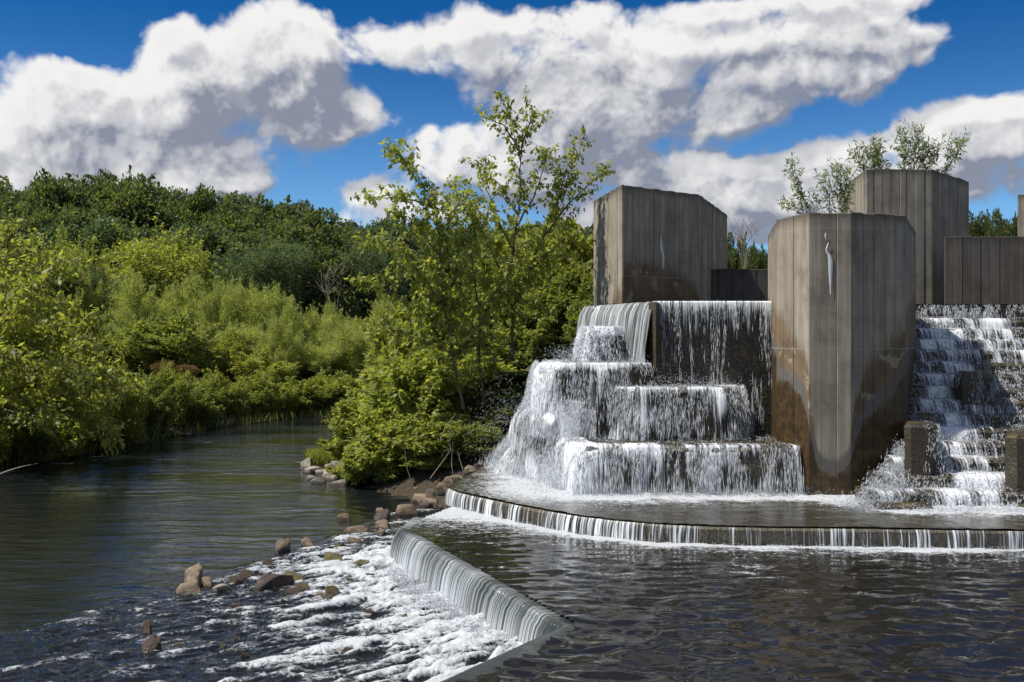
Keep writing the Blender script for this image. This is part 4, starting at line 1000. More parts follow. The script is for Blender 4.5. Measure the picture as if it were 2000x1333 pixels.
rocks = [
 (372,1150,70,50,B,'large brown angular stone standing highest, left end of the line of stones'),
 (362,1167,70,30,B,'flat brown stone leaning in front of the large angular stone at the left'),
 (403,1150,38,26,B,'small tan stone tucked against the right side of the large angular stone'),
 (432,1160,38,16,GY,'small pale grey stone just right of the large angular pair'),
 (455,1145,50,22,DK,'wet brown stone between the pale small stone and the long dark one'),
 (478,1135,44,26,DK,'dark reddish stone touching the left end of the long layered stone'),
 (527,1152,92,38,DK,'long dark layered stone, largest one right of the angular pair'),
 (575,1140,56,20,MO,'mossy yellow tail stone at the right end of the long layered stone'),
 (555,1080,38,32,B,'round brown boulder alone in smooth water above the riffle'),
 (598,1073,32,22,B,'pointed tan stone right of the lone round boulder'),
 (522,1112,34,22,DK,'dark stone breaking the water between the round boulder and the long stone'),
 (551,1102,16,10,DK,'tiny black stone just under the lone round boulder'),
 (672,1017,32,13,B,'flat brown stone alone in calm water near the foliage reflection'),
 (740,1005,34,14,B,'flat tan stone upstream of the big slabs, nearest the green bush'),
 (697,1047,62,24,B,'brown stone cluster slab in the middle of the diagonal row'),
 (668,1050,20,12,DK,'small dark stone at the left end of the diagonal row'),
 (722,1042,28,14,DK,'dark wedge stone on the right of the brown slab in the diagonal row'),
 (752,1020,44,26,DK,'dark peaked stone between the two big slabs and the water'),
 (745,1035,48,16,B,'low wet brown stone in front of the dark peaked stone'),
 (788,1008,62,26,B,'broad reddish slab left of the weir corner'),
 (833,985,64,24,B,'long tan slab lying against the left corner of the low weir'),
 (822,967,36,24,B,'upright brown stone behind the long tan slab under the bush'),
 (832,992,30,16,B,'rounded orange stone in front of the long tan slab'),
 (690,1065,46,13,B,'flat pale brown stone awash below the diagonal row'),
 (660,1078,32,16,MO,'green mossy rounded stone where the foam begins'),
 (652,1102,44,22,MO,'yellow mossy wedge stone in the foam below the green rounded one'),
 (745,1048,30,10,B,'small orange stone beside the far end of the front weir'),
 (818,1152,32,15,MO,'ochre stone poking out of the foam beside the falling sheet'),
 (790,1226,30,26,MO,'dark green stone alone in the middle of the white foam'),
 (718,1205,28,10,DK,'small flat dark stone in the foam left of the dark green one'),
 (648,1168,36,24,MO,'mossy upright wedge in the rapids right of the long layered stone'),
 (638,1180,50,16,DK,'low dark stone in the rapids under the mossy wedge'),
 (890,1210,46,11,MO,'low green streaked stone at the foot of the front weir'),
 (680,1290,44,28,DK,'black stone in the rapids at the bottom, left of the thick foam'),
 (755,1252,24,12,DK,'tiny brown stone in the foam below the dark green one'),
 (300,1278,50,30,DK,'jagged black stone at the lower left rapids'),
 (285,1245,30,34,DK,'narrow black stone just above the jagged one at lower left'),
 (460,1192,40,8,DK,'thin dark stone barely awash below the long layered stone'),
 (590,1155,40,12,MO,'mossy sliver of stone right of the long layered stone'),
 (575,1165,60,10,DK,'long thin dark stone awash between rapids and layered stone'),
 (705,1110,40,16,MO,'mossy hump washed over by foam left of the falling sheet'),
 (742,1122,44,18,DK,'dark green hump under clear water near the foot of the falling sheet'),
 (720,1135,36,14,DK,'dark stone under the second mossy hump in the white water'),
 (630,1172,30,10,B,'small brown stone awash left of the mossy upright wedge'),
]
for i, (px, py, w, h, mt, lb) in enumerate(rocks):
    rock(px, py, w, h, mt, lb, i*7+3, rot=(i*37 % 60-30)*.02)
# pale stones on the small spit
spit = [(600,915,38,24,'pale rounded boulder at the left tip of the grassy spit'),(612,925,40,14,'flat pale stone below the rounded boulder on the spit'),(660,915,40,20,'grey flat-topped stone at the back of the spit under the grass'),
 (630,926,34,10,'thin pale slab in the middle of the spit'),(647,938,60,20,'broad cracked pale slab at the front of the spit'),(680,935,46,22,'light grey slab at the right of the spit beside the bush'),
 (605,938,30,10,'small grey stone at the water on the left of the spit'),(620,944,34,12,'dark based pale stone at the front left waterline of the spit'),(668,948,50,12,'low pale stone at the waterline below the light slab'),(640,918,24,12,'small grey stone half hidden in the grass of the spit')]
for i, (px, py, w, h, lb) in enumerate(spit):
    rock(px, py, w, h, GY, lb, i*5+1, rot=(i*53 % 60-30)*.02, depth=1.0, zb=ZR)
more = []
rr = random.Random(5)
for i in range(26):
    px = rr.uniform(330, 760); py = 1330-(px-260)*.47+rr.uniform(-60, 70)
    if py < 1090: py += 40
    more.append(rock(px, py, rr.uniform(10, 26), rr.uniform(4, 9), rr.choice((DK, DK, MO, B)), None, rr.randrange(900), rot=rr.uniform(-.5, .5)))
label_row(more, 'small wet stone awash in the broken water of the rapids, {n}', 'rock', 'small stones awash in the rapids')
bank = []
for i in range(16):
    t = i/15; px = 870+t*110+rr.uniform(-8, 8); py = 957-t*58
    x, y = G(px, py, .0); q = rock(px, py+4, rr.uniform(16, 34), rr.uniform(8, 18), rr.choice((B, DK)), None, rr.randrange(900), zb=-.05); q.location.x -= .25; bank.append(q)
label_row(bank, 'wet stone along the bank edge of the apron under the bushes, {n}', 'rock', 'stones edging the apron')

# ------------------------------------------------------------------ vegetation
def leaves(P_, A_, L, W, rs, up=.5):
    """P_ base points, A_ leaf axis; makes pointed folded quads"""
    n = len(P_); A_ = A_/np.maximum(np.linalg.norm(A_, axis=1, keepdims=True), 1e-6)
    r = rs.randn(n, 3); r[:, 2] += up*1.5
    Sd = np.cross(A_, r); Sd /= np.maximum(np.linalg.norm(Sd, axis=1, keepdims=True), 1e-6); Nn = np.cross(Sd, A_)
    L = L[:, None]; W = W[:, None]
    V = np.zeros((n, 4, 3)); V[:, 0] = P_; V[:, 1] = P_+A_*L*.45+Sd*W*.5-Nn*W*.12; V[:, 2] = P_+A_*L-Nn*L*.12; V[:, 3] = P_+A_*L*.45-Sd*W*.5-Nn*W*.12
    return V.reshape(-1, 3), np.arange(n*4).reshape(-1, 4)
def puff_tree(name, seed, H, Rr, cb, npuff, nl, leaf, mat, barkm='bark', asp=.55, flat=1.0, droop=.0, trunk_r=.02, feather=0.0, top_bias=.0, shoots=0):
    """broad crown built of leaf clumps on limbs. cb: crown bottom as a share of H"""
    rs = np.random.RandomState(seed); root = empty(name)
    cz = H*(1+cb)/2; rz = H*(1-cb)/2
    C = []; tries = 0
    while len(C) < npuff and tries < 5000:
        tries += 1
        d = rs.randn(3); d /= np.linalg.norm(d)
        if d[2] < -.75: continue
        f = rs.uniform(.5, .86)
        w = Rr*(1-.05*max(d[2], 0)) 
        c = np.array([d[0]*w*f, d[1]*w*f, cz+d[2]*rz*f*.95]) + rs.randn(3)*Rr*.05
        C.append((c, Rr*rs.choice((.15, .20, .27, .36))*rs.uniform(.9, 1.1)))
    Ps = []; As = []
    for c, r in C:
        k = int(nl/npuff*(r/(Rr*.25))**1.6); d = rs.randn(k, 3); d /= np.linalg.norm(d, axis=1, keepdims=True)
        rad = r*(rs.rand(k)**.25)*(1+.10*rs.randn(k))
        nz = fbm(d[:, 0]*2.2+c[0], d[:, 1]*2.2+d[:, 2]*1.7+c[1], 2, seed % 40)
        rad = rad*(1+.5*nz)
        p = c+d*rad[:, None]*np.array([1, 1, .72*flat]); Ps.append(p)
        out = p-np.array([0, 0, cz]); out /= np.linalg.norm(out, axis=1, keepdims=True)+1e-6
        a = d*.7+out*.5+rs.randn(k, 3)*.55; a[:, 2] += feather*1.5-droop; As.append(a)
    for k in range(shoots):
        c, r = C[rs.randint(len(C))]; d = (c-np.array([0, 0, cz*.7])); d /= np.linalg.norm(d)+1e-6; d[2] = abs(d[2])*.6+.5; d += rs.randn(3)*.3; d /= np.linalg.norm(d)
        st_ = c+d*r*.7; ln = Rr*rs.uniform(.15, .42); m = 46; u = rs.rand(m)
        p = st_+d*(u*ln)[:, None]+rs.randn(m, 3)*leaf*.55*(1.2-u)[:, None]; Ps.append(p); As.append(d*.8+rs.randn(m, 3)*.6-np.array([0, 0, droop]))
    P_ = np.concatenate(Ps); A_ = np.concatenate(As); P_[:, 2] = np.maximum(P_[:, 2], .03*H)
    n = len(P_); L = leaf*rs.uniform(.45, 1.4, n); W = L*asp*rs.uniform(.8, 1.2, n)
    V, Fc = leaves(P_, A_, L, W, rs); o = mesh('crown', V, Fc, M[mat], root); o['kind'] = 'stuff'
    a = Acc(); tp = [(0, 0, -.3)]; x = y = 0
    for i in range(1, 7):
        x += rs.uniform(-.03, .03)*H; y += rs.uniform(-.03, .03)*H; tp.append((x*.5, y*.5, H*.8*i/6))
    a.add(*tube(tp, [H*trunk_r*(1.15-i/7) for i in range(7)], 7)); a.obj('trunk', M[barkm], root, True)
    a = Acc()
    for c, r in C[::2]:
        k = min(5, max(1, int(6*(c[2]/H)*.6))); s = Vector(tp[k]); e = Vector(c); mdl = s.lerp(e, .5)+Vector((0, 0, -.04*H))
        a.add(*tube([s, mdl, e], [H*trunk_r*.45, H*trunk_r*.3, H*trunk_r*.08], 5))
    a.obj('limbs', M[barkm], root, True)
    return root
def twiggy(name, seed, stems, mat, leaf=.12, asp=.5, nb=30, blen=1.0, elev=(35, 5), twig=.35, barkm='bark', droop=.6, r0=.04, start=.15, step=.14, lstep=.05, dens=1.0, taper=.6, rootloc=None, mult=1):
    """open tree from given stems (world paths): alternate branches, twigs and hanging leaves"""
    rs = np.random.RandomState(seed)
    base = Vector(stems[0][0]) if rootloc is None else Vector(rootloc); root = empty(name, base)
    tr = Acc(); br = Acc(); Ps = []; As = []
    for si, stem in enumerate(stems):
        rr0 = r0 if si == 0 else r0*.5
        st = [Vector(p)-base for p in stem]
        # densify the stem with a smooth wander
        pts = []
        for i in range(len(st)-1):
            for k in range(5): pts.append(st[i].lerp(st[i+1], k/5)+Vector(rs.randn(3)*.012))
        pts.append(st[-1]); n = len(pts); L = sum((pts[i+1]-pts[i]).length for i in range(n-1))
        tr.add(*tube(pts, [rr0*(1.05-i/n)**1.3+.003 for i in range(n)], 6))
        nbb = max(5, int(nb*L/5.0))
        for b in range(nbb):
            t = start+(1-start)*((b+rs.rand())/nbb); i = min(int(t*(n-1)), n-2); o = pts[i].lerp(pts[i+1], t*(n-1)-i)
            az = b*2.399+rs.randn()*.4; el = R(elev[0]+(elev[1]-elev[0])*t*0 + rs.randn()*12); bl = blen*(1-taper*t)*rs.uniform(.6, 1.25)*(1.0 if t < .97 else .5)
            d = Vector((math.cos(az)*math.cos(el), math.sin(az)*math.cos(el), math.sin(el))); sdir = (pts[i+1]-pts[i]).normalized(); d = (d+sdir*.35).normalized()
            m = max(3, int(bl/step)); q = [o.copy()]; dd = d.copy()
            for k in range(m):
                dd = (dd+Vector((rs.randn()*.10, rs.randn()*.10, rs.randn()*.10-droop*.05*k/m*3+.02))).normalized(); q.append(q[-1]+dd*(bl/m))
            br.add(*tube(q, [max(.003, rr0*.32*(1.05-k/len(q))) for k in range(len(q))], 4))
            for k in range(len(q)):
                if rs.rand() > dens: continue
                for mm in range(2*mult):
                    td = (Vector(rs.randn(3)*.75)+dd*.8).normalized(); tl = twig*rs.uniform(.4, 1.2)*(1-.4*k/len(q)); nl = max(2, int(tl/lstep))
                    for j in range(nl):
                        p = q[k]+td*tl*(j+.5)/nl+Vector((0, 0, -.10*droop*(j/nl)**2)); Ps.append(p[:]); a = td*.5+Vector(rs.randn(3)*.55); a.z -= droop; As.append(a[:])
    Ps = np.array(Ps); As = np.array(As); n = len(Ps); L = leaf*rs.uniform(.40, 1.35, n)
    V, Fc = leaves(Ps, As, L, L*asp*rs.uniform(.8, 1.2, n), rs, up=.8)
    tr.obj('trunk', M[barkm], root, True); bo = br.obj('branches', M[barkm], root, True); bo['kind'] = 'stuff'; o = mesh('foliage', V, Fc, M[mat], root); o['kind'] = 'stuff'
    return root
def gz(x, y): return float(ground_z(np.array([x]), np.array([y]))[0])
_used = set()
def place(proto, px, D, top, width, zb=None, rz=None, baseH=10., baseR=4., lab=None, cat='tree', group=None, jz=0):
    """a copy of proto whose top reaches photo row `top` and whose crown is `width` photo pixels wide"""
    x = (px-1000)/F*D; z = gz(x, D) if zb is None else zb; H = zat(top, D)-z; W = width/F*D/2
    first = proto.name not in _used
    if first: _used.add(proto.name); o = proto
    else: o = copy_tree(proto)
    o.location = (x, D, z-.05); o.scale = (W/baseR, W/baseR, H/baseH); o.rotation_euler = (0, 0, random.Random(px*7+D).uniform(0, 6.28) if rz is None else rz)
    if lab: tag(o, lab, cat, group)
    return o

# far forest: back row on the skyline, front row below it
FT = [puff_tree('forest_tree', 201+i, 10, 4.0, .10, 56, 26000, .25, ('leaf_far', 'leaf_far', 'leaf_far2')[i], asp=.75, trunk_r=.022, shoots=16) for i in range(3)]
sky = [(-60,350),(-10,348),(45,338),(95,333),(150,328),(205,320),(255,335),(300,350),(345,372),(395,366),(440,362),(480,372),(525,378),(570,380),(600,395),(650,432),(700,425),(745,412),(790,425),(840,430),(890,425),(940,430),(1000,430),(1060,425),(1110,430),(1160,430)]
back = []
for i, (px, top) in enumerate(sky):
    D = 98+(i*37 % 11); w = (190, 160, 215, 175)[i % 4]; top -= 9 if px < 420 else 4; back.append(place(FT[(i*5) % 3 if px < 620 else (1, 2, 2)[i % 3]], px, D, top+(i*13 % 9)-4, w))
label_row(back, 'dark green tree on the far forest skyline, {n}', 'tree', 'far forest trees on the skyline')
fr = []
for i, px in enumerate(range(-70, 1200, 62)):
    top = np.interp(px, [-70, 100, 200, 300, 380, 440, 520, 620, 700, 1200], [410, 400, 395, 420, 425, 430, 450, 480, 470, 480])+(i*29 % 25)-12
    fr.append(place(FT[(i*2) % 3], px+(i*17 % 20), 84+(i*23 % 7), top, 165+(i*31 % 50)))
label_row(fr, 'dark tree in the nearer row at the forest edge, {n}', 'tree', 'nearer row of forest edge trees')
rt = []
for i, (px, top, D, w) in enumerate([(1395,452,58,90),(1440,440,64,80),(1478,470,60,80),(1520,462,62,90),(1600,450,70,120),(1870,425,66,80),(1912,402,62,80),(1950,393,66,80),(1990,405,64,80),(2060,400,66,100)]):
    rt.append(place(FT[i % 2], px, D, top, w, zb=2.5))
label_row(rt, 'dark green tree beyond the dam seen between the piers, {n}', 'tree', 'trees beyond the dam')

# single trees of the middle distance
YT = puff_tree('broad_tree', 231, 10, 4.6, .10, 60, 30000, .23, 'leaf_yellow', asp=.6, trunk_r=.018, droop=.3, shoots=110)
place(YT, 310, 68, 452, 255, baseR=4.6, lab='broad yellow-green tree with a domed crown in front of the dark forest')
WT = puff_tree('willow_tree', 237, 10, 4.4, .05, 60, 30000, .26, 'leaf_far2', asp=.3, trunk_r=.02, droop=.3, shoots=90)
place(WT, 520, 76, 450, 215, baseR=4.4, lab='rounded blue-green willow right of the yellow-green tree', cat='tree')
place(FT[0], 640, 78, 470, 170, lab='dark round tree just right of the blue-green willow, bare stems before it')
place(WT, 715, 80, 432, 170, baseR=4.4, lab='dark green willow behind the tips of the left sapling')
place(YT, 135, 62, 462, 150, baseR=4.6, lab='mid green tree left of the broad yellow-green tree')
place(FT[1], 60, 56, 470, 170, lab='dark green tree at the left behind the overhanging near tree')
place(WT, 180, 60, 500, 130, baseR=4.4, lab='small green tree between the near tree and the broad yellow-green tree')

# willow scrub beyond the river
WS = [puff_tree('willow_shrub', 251+i, 10, 5.0, .0, 34, 26000, .34, 'leaf_willow', asp=.24, trunk_r=.012, feather=.35, flat=1.2, shoots=90) for i in range(2)]
MB = [puff_tree('bush', 261+i, 10, 5.0, .0, 42, 17000, .44, ('leaf_mid', 'leaf_yellow')[i], asp=.5, trunk_r=.012, flat=1.2, shoots=90) for i in range(2)]
scr = []
for i, (px, top, D, w) in enumerate([(160,560,58,130),(215,548,60,130),(270,560,58,120),(322,540,62,120),(380,545,60,130),(430,560,57,120),(470,552,62,110),(520,558,58,110),(560,575,55,100),(600,590,57,110),(650,610,60,110),(705,600,64,120),(760,590,62,120),(830,600,58,120),(900,590,60,140),(970,580,60,140),
     (350,600,54,120),(450,625,53,110),(545,640,52,110),(620,650,53,110),(240,610,53,130),(700,650,54,120),(790,650,54,130)]):
    scr.append(place(WS[i % 2], px, D, top+(i*31 % 50)-24, w*(.72+.10*(i*7 % 5)), baseR=5.))
label_row(scr, 'feathery light green willow shrub in the scrub beyond the river, {n}', 'shrub', 'willow shrubs beyond the river')
bb = []
for i, (px, top, D, w) in enumerate([(150,640,46,150),(215,660,45,150),(270,640,46.5,150),(330,650,47,140),(385,670,47,130),(440,700,47.5,110),(500,690,48,110),(560,700,49,110),(620,720,49.5,100),(680,715,50,110),(750,720,50,120),(830,700,50,130),(910,700,50,130),(1000,700,50,140)]):
    bb.append(place(MB[(i*3 % 4) // 2 if px > 300 else 0], px+(i*23 % 30)-15, D+(i*5 % 7), top+(i*47 % 110)-65, w*(.65+.2*(i*3 % 5)), baseR=5.))
label_row(bb, 'rounded green bush in the second row behind the far bank, {n}', 'bush', 'bushes behind the far bank')
wb_ = []
line = [(235, 33.3), (262, 35), (292, 36.5), (325, 38.5), (358, 40), (392, 41.5), (425, 42.6), (458, 43.8), (490, 44.8), (525, 45.8), (560, 46.6), (595, 47.2), (632, 47.6), (670, 47.9), (710, 48.1), (760, 48.4), (820, 48.6)]
for i, (px, D) in enumerate(line):
    x = (px-1000)/F*D; wb_.append(place(MB[0] if i % 3 else MB[1], px, D-.35, 742+(i*31 % 46)-22 - (10 if px < 330 else 0), 84+(i*29 % 40), baseR=5., zb=ZR-.1))
label_row(wb_, 'low bush hanging over the water on the far bank, {n}', 'bush', 'low bushes along the far bank')
for px, D, top, w, lb in ((340, 44.5, 700, 90, 'dry brown bush low among the green ones on the far bank'), (672, 48.6, 770, 60, 'small dry brown shrub at the bend of the river bank')):
    if 'BR' not in globals(): BR = puff_tree('dry_bush', 271, 10, 5., .0, 40, 9000, .5, 'leaf_brown', asp=.4, trunk_r=.012, feather=.3)
    place(BR, px, D, top, w, baseR=5., lab=lb, cat='bush')
# left bank between the near tree and the scrub
lbk = []
for i, (px, top, D, w) in enumerate([(-40,600,38,190),(60,610,39,180),(140,700,36,160),(205,720,34.5,130),(20,720,34,170)]):
    lbk.append(place(MB[i % 2], px, D, top, w, baseR=5.))
for i, (px, top, D, w) in enumerate([(-30,790,26.8,150),(45,800,27.6,140),(110,790,29.0,130),(170,800,30.5,120),(215,790,32.2,110),(250,775,34.2,90)]):
    lbk.append(place(MB[(i+1) % 2], px, D+.7, top, w, baseR=5., zb=ZR-.15))
label_row(lbk, 'green bush on the left bank behind the near tree, {n}', 'bush', 'bushes on the left bank')

# near tree hanging over the river at the left
def arc(p, q, lift, n=5):
    p = Vector(p); q = Vector(q); return [p.lerp(q, i/n)+Vector((0, 0, lift*math.sin(math.pi*i/n))) for i in range(n+1)]
b0 = Vector((-14.6, 27.5, gz(-14.6, 27.5)-.1))
st = [arc(b0, P(20, 440, 28), .2), arc(b0+Vector((0, 0, 1)), P(120, 520, 27), .9), arc(b0+Vector((0, 0, .9)), P(190, 640, 26.5), 1.0), arc(b0+Vector((0, 0, .6)), P(235, 770, 26), 1.0),
      arc(b0+Vector((0, 0, .5)), P(215, 855, 25.5), .9), arc(b0+Vector((0, 0, .8)), P(60, 560, 24.5), .6), arc(b0+Vector((0, 0, .5)), P(90, 820, 24), .9), arc(b0+Vector((0, 0, .4)), P(10, 700, 23.5), .6), arc(b0+Vector((0, 0, .4)), P(150, 740, 25), .8), arc(b0+Vector((0, 0, 1.2)), P(-60, 480, 26), .5)]
nt = twiggy('leaning_tree', 301, st, 'leaf_near', leaf=.18, asp=.52, nb=40, blen=1.5, elev=(12, 0), twig=.5, droop=.5, r0=.06, start=.25, step=.17, lstep=.09, mult=1)
tag(nt, 'big leafy tree leaning over the river at the left edge', 'tree')
b1 = Vector((-15.6, 31, gz(-15.6, 31)-.1))
st = [arc(b1, P(60, 470, 31), .2), arc(b1+Vector((0, 0, .8)), P(230, 745, 30), .9), arc(b1+Vector((0, 0, .8)), P(180, 690, 30.5), .9), arc(b1+Vector((0, 0, 1)), P(110, 600, 31), .6), arc(b1, P(10, 560, 31), .2)]
nt2 = twiggy('leaning_tree', 303, st, 'leaf_near', leaf=.2, asp=.52, nb=34, blen=1.7, elev=(15, 0), twig=.5, droop=.45, r0=.06, start=.2, step=.2, lstep=.1)
tag(nt2, 'leafy tree standing just behind the leaning tree on the left bank', 'tree')

# saplings and bushes between the river and the falls
D = 23.6
s1 = [[P(1000, 700, D), P(1001, 650, D), P(1003, 600, D), P(990, 555, D), P(1003, 480, D), P(1015, 400, D), P(1018, 320, D), P(1003, 250, D-.2), P(978, 188, D-.3)],
      [P(1003, 600, D), P(1030, 540, D), P(1058, 470, D+.2), P(1085, 400, D+.3), P(1118, 330, D+.3), P(1142, 262, D+.3)],
      [P(1060, 465, D+.2), P(1110, 400, D), P(1160, 350, D-.2), P(1185, 338, D-.3)],
      [P(1012, 420, D), P(975, 360, D+.2), P(925, 315, D+.3)], [P(1018, 300, D), P(985, 245, D), P(940, 228, D)], [P(1018, 290, D), P(1035, 240, D), P(1040, 210, D)],
      [P(990, 555, D), P(950, 470, D+.3), P(915, 400, D+.4), P(893, 372, D+.4)],
      [P(1010, 440, D), P(1045, 380, D-.3), P(1062, 325, D-.3), P(1066, 290, D-.3)], [P(1003, 490, D), P(970, 430, D-.3), P(950, 370, D-.3), P(955, 330, D-.3)],
      [P(1035, 530, D), P(1085, 480, D-.4), P(1130, 450, D-.5)], [P(995, 560, D), P(1040, 600, D-.4), P(1080, 610, D-.5)], [P(1001, 590, D), P(960, 560, D-.4), P(915, 545, D-.4)], [P(1090, 400, D+.2), P(1100, 350, D), P(1085, 300, D-.1)]]
sap = twiggy('sapling', 311, s1, 'leaf_box', leaf=.115, asp=.56, nb=27, blen=.64, elev=(32, 0), twig=.22, droop=.6, r0=.045, start=.12, step=.10, lstep=.036, taper=.42)
tag(sap, 'tallest slender sapling with two leaders, its pale trunk bare below, next to the left pier', 'tree')
D = 22.8
s2 = [[P(905, 800, D), P(890, 720, D), P(872, 620, D), P(862, 540, D), P(858, 460, D), P(842, 390, D), P(805, 325, D), P(758, 286, D)],
      [P(842, 400, D), P(780, 385, D-.3), P(718, 386, D-.5)], [P(862, 560, D), P(800, 500, D-.2), P(735, 470, D-.3), P(712, 468, D-.3)], [P(870, 640, D), P(800, 590, D), P(730, 560, D-.2), P(700, 548, D-.3)],
      [P(880, 690, D), P(800, 650, D-.2), P(720, 640, D-.3)], [P(858, 480, D), P(885, 420, D), P(895, 375, D)], [P(866, 590, D), P(900, 520, D+.3), P(915, 460, D+.4), P(930, 415, D+.4)],
      [P(858, 500, D), P(815, 440, D-.3), P(770, 415, D-.4)], [P(868, 610, D), P(830, 540, D-.4), P(780, 520, D-.5)], [P(885, 700, D), P(930, 650, D-.3), P(960, 640, D-.3)]]
sap2 = twiggy('sapling', 313, s2, 'leaf_box', leaf=.13, asp=.58, nb=30, blen=.80, elev=(18, 0), twig=.28, droop=.7, r0=.035, start=.10, step=.10, lstep=.042, taper=.5)
tag(sap2, 'left sapling with long arching side branches reaching over the river', 'tree')
D = 23.2
s3 = [[P(945, 790, D), P(935, 700, D), P(940, 620, D), P(925, 540, D), P(920, 470, D), P(935, 420, D)], [P(935, 640, D), P(975, 560, D-.2), P(1010, 500, D-.3)], [P(940, 660, D), P(890, 600, D-.3), P(850, 570, D-.3)], [P(935, 600, D), P(1000, 560, D+.3), P(1060, 520, D+.4), P(1110, 490, D+.5)]]
sap3 = twiggy('sapling', 317, s3, 'leaf_box', leaf=.13, asp=.58, nb=34, blen=.95, elev=(20, 0), twig=.28, droop=.6, r0=.035, start=.12, step=.12, lstep=.065, taper=.4)
tag(sap3, 'shorter bushy sapling between the two tall ones', 'tree')
CB = [puff_tree('leafy_bush', 321+i, 10, 5.0, .0, 60, 15000, .62, ('leaf_box', 'leaf_mid')[i], asp=.55, trunk_r=.012, droop=.45, shoots=80) for i in range(2)]
cb = []
for i, (px, top, D, w, k) in enumerate([(735,868,23.9,120,0),(795,800,24.0,170,0),(862,805,23.2,150,0),(700,838,26.0,110,0),(745,760,26,150,0),(840,680,25,200,0),(925,690,24.6,180,0),(990,730,24.4,130,1),(1035,720,23.9,110,1),
      (900,820,22.8,130,1),(948,830,22.4,110,1),(985,790,22.9,90,1),(780,700,27.5,160,0),(1080,655,24.2,90,1),(1010,640,26,160,1),(700,895,24.6,90,0),(850,880,22.9,100,0)]):
    cb.append(place(CB[k], px, D, top, w*1.12, baseR=5.))
label_row(cb, 'leafy bush on the bank between the river and the falls, {n}', 'bush', 'bushes between river and falls')
ct = []
for i, (px, top, D, w, k) in enumerate([(1100,432,28.5,190,0),(1130,520,26.5,130,1),(1040,455,30,200,0),(960,500,31,200,1),(1148,590,25.2,90,1),(870,560,32,200,0),(1080,560,27,160,1),(820,610,33,190,0)]):
    ct.append(place(CB[k], px, D, top, w, baseR=5.))
label_row(ct, 'dense green tree crown behind the saplings beside the left pier, {n}', 'tree', 'trees behind the saplings')
# roots and dead sticks over the rocks
def sticks(name, paths, r, mat, label, cat):
    a = Acc()
    for p in paths: a.add(*tube(p, [r*(1.05-i/len(p)) for i in range(len(p))], 5))
    o = a.obj(name, M[mat], None, True); tag(o, label, cat); return o
sticks('dead_branch', [[P(860, 860, 21.9), P(872, 830, 21.8), P(885, 815, 21.8), P(890, 808, 21.8)], [P(840, 935, 22.), P(862, 905, 21.9), P(880, 880, 21.8), P(878, 850, 21.8), P(884, 815, 21.8)], [P(888, 945, 21.8), P(882, 905, 21.8), P(884, 870, 21.8)], [P(808, 950, 22.2), P(795, 915, 22.2), P(790, 870, 22.2)], [P(886, 955, 21.6), P(905, 920, 21.7), P(893, 880, 21.8)]], .012, 'bark_pale', 'bare bleached sticks hanging below the bush beside the apron', 'dead branch')
sticks('dead_branch', [arc(P(-20, 935, 24), P(75, 905, 25), .05), arc(P(10, 800, 25), P(110, 850, 24.5), .1)], .03, 'bark_pale', 'fallen pale branch touching the water under the leaning tree', 'dead branch')
rs = random.Random(4)
def bare(px, base, top, D, n, spread, lab, r=.014):
    b = P(px, base, D); ps = []
    for i in range(n):
        e = P(px+rs.uniform(-spread, spread), top+rs.uniform(0, 30), D+rs.uniform(-.5, .5)); m = b.lerp(e, .5)+Vector((rs.uniform(-.2, .2), 0, .2)); ps.append([b, m, e])
        for k in range(5):
            s = m.lerp(e, rs.random()); ps.append([s, s+Vector((rs.uniform(-.7, .7), rs.uniform(-.3, .3), rs.uniform(.3, 1.)))*(D/55)])
    return sticks('bare_tree', ps, r, 'bark_pale', lab, 'dead tree')
bare(650, 640, 530, 70, 7, 26, 'bare pale stems standing in front of the dark forest')
bare(1455, 540, 428, 56, 7, 30, 'leafless grey tree between the left pier and the largest pier')
# pale willow shoots behind the piers
D = 22.3
ws1 = [[P(1610, 500, D), P(1585, 420, D), P(1562, 370, D), P(1545, 322, D)], [P(1610, 500, D), P(1570, 420, D), P(1535, 404, D)], [P(1625, 500, D), P(1620, 400, D), P(1612, 350, D)], [P(1640, 500, D), P(1645, 400, D), P(1632, 330, D)], [P(1640, 500, D), P(1652, 400, D), P(1655, 340, D)]]
w1_ = twiggy('willow_sapling', 331, ws1, 'leaf_pale', leaf=.11, asp=.26, nb=50, blen=.5, elev=(50, 0), twig=.16, droop=.0, r0=.012, start=.3, step=.10, lstep=.035, taper=.4)
tag(w1_, 'pale willow shoots above the largest pier, left of the tallest pier', 'willow')
D = 28.6
ws2 = [[P(1700, 420, D), P(1690, 340, D), P(1665, 300, D)], [P(1720, 420, D), P(1715, 330, D), P(1708, 285, D)], [P(1735, 420, D), P(1722, 330, D), P(1690, 300, D)]]
w2_ = twiggy('willow_sapling', 333, ws2, 'leaf_pale', leaf=.14, asp=.26, nb=50, blen=.6, elev=(50, 0), twig=.2, droop=.0, r0=.012, start=.3, step=.12, lstep=.045, taper=.4)
tag(w2_, 'pale willow shoots behind the left corner of the tallest pier', 'willow')
ws3 = [[P(1770, 420, D), P(1765, 330, D), P(1760, 262, D)], [P(1780, 420, D), P(1785, 320, D), P(1790, 256, D)], [P(1790, 420, D), P(1810, 340, D), P(1832, 290, D)], [P(1800, 420, D), P(1850, 330, D), P(1880, 280, D)], [P(1770, 420, D), P(1800, 330, D), P(1808, 290, D)]]
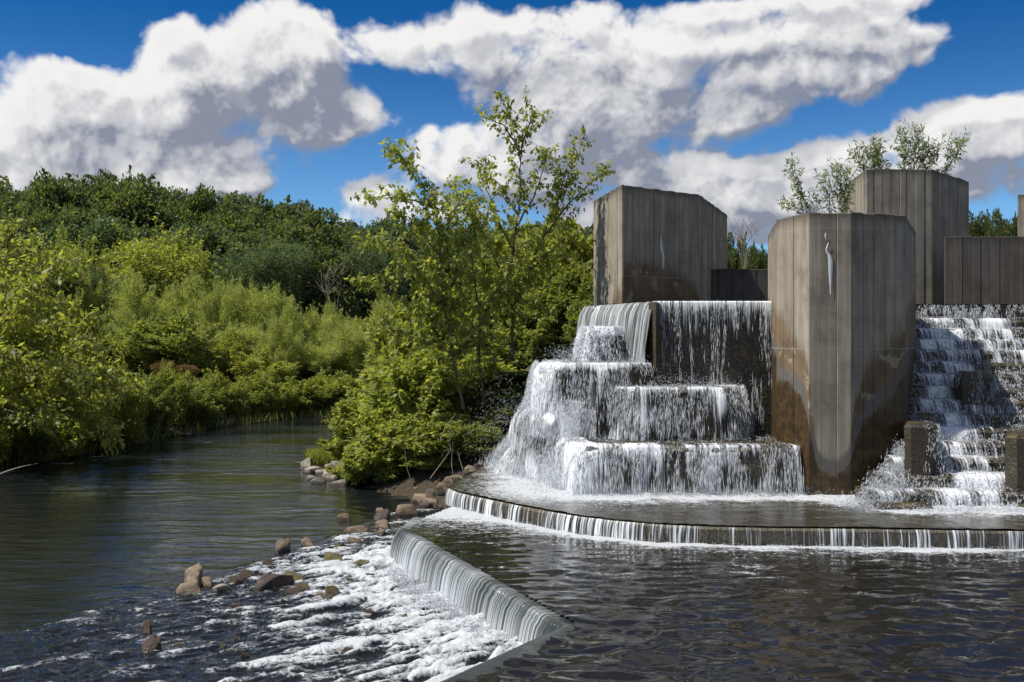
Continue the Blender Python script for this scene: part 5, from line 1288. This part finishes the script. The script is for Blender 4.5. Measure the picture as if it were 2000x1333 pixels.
w3_ = twiggy('willow_sapling', 335, ws3, 'leaf_pale', leaf=.14, asp=.26, nb=50, blen=.6, elev=(50, 0), twig=.2, droop=.0, r0=.012, start=.3, step=.12, lstep=.045, taper=.4)
tag(w3_, 'taller pale willow shoots rising above the top of the tallest pier', 'willow')

# grasses
def blades(name, pts, h, w, mat, label, seed, bend=.35):
    rs = np.random.RandomState(seed); n = len(pts); P_ = np.array(pts); H = h*rs.uniform(.5, 1.2, n)
    az = rs.rand(n)*6.28; lean = np.stack([np.cos(az), np.sin(az), np.zeros(n)], -1)*(rs.rand(n)*bend)[:, None]; A = lean+np.array([0, 0, 1.])
    sd = np.stack([-np.sin(az+1), np.cos(az+1), np.zeros(n)], -1)*w/2
    V = np.zeros((n, 4, 3)); V[:, 0] = P_-sd; V[:, 1] = P_+sd; V[:, 2] = P_+A*H[:, None]*.6+sd*.8; V[:, 3] = P_+A*H[:, None]+lean*H[:, None]*.5
    o = mesh(name, V.reshape(-1, 3), np.arange(n*4).reshape(-1, 4), M[mat]); tag(o, label, 'grass', kind='stuff'); return o
rs = np.random.RandomState(77)
n = 26000; x = rs.uniform(-24, 12, n); y = rs.uniform(53, 80, n); k = (~inside_poly(x, y, poly)); x = x[k]; y = y[k]
blades('meadow_grass', np.stack([x, y, ground_z(x, y)], -1), 1.0, .035, 'grass', 'tall yellow-green grass and reeds in the meadow beyond the river', 1)
n = 1800; t = rs.rand(n); L = np.array(RIV_L[2:9]); tt = np.linspace(0, 1, len(L)); x = np.interp(t, tt, L[:, 0])-rs.rand(n)*1.4; y = np.interp(t, tt, L[:, 1])+rs.rand(n)*.8
blades('bank_grass', np.stack([x, y, ground_z(x, y)-.05], -1), .4, .022, 'leaf_mid' and 'grass', 'rough grass along the waterline of the far bank', 2)
n = 1800; a = rs.rand(n)*6.28; r = np.sqrt(rs.rand(n)); x0, y0 = G(650, 900, ZR); x = x0+np.cos(a)*r*.75; y = y0+np.sin(a)*r*1.0
blades('spit_grass', np.stack([x, y, np.full(n, ZR+.03)], -1), .32, .022, 'leaf_yellow', 'bright grass tuft growing on the stony spit', 3)
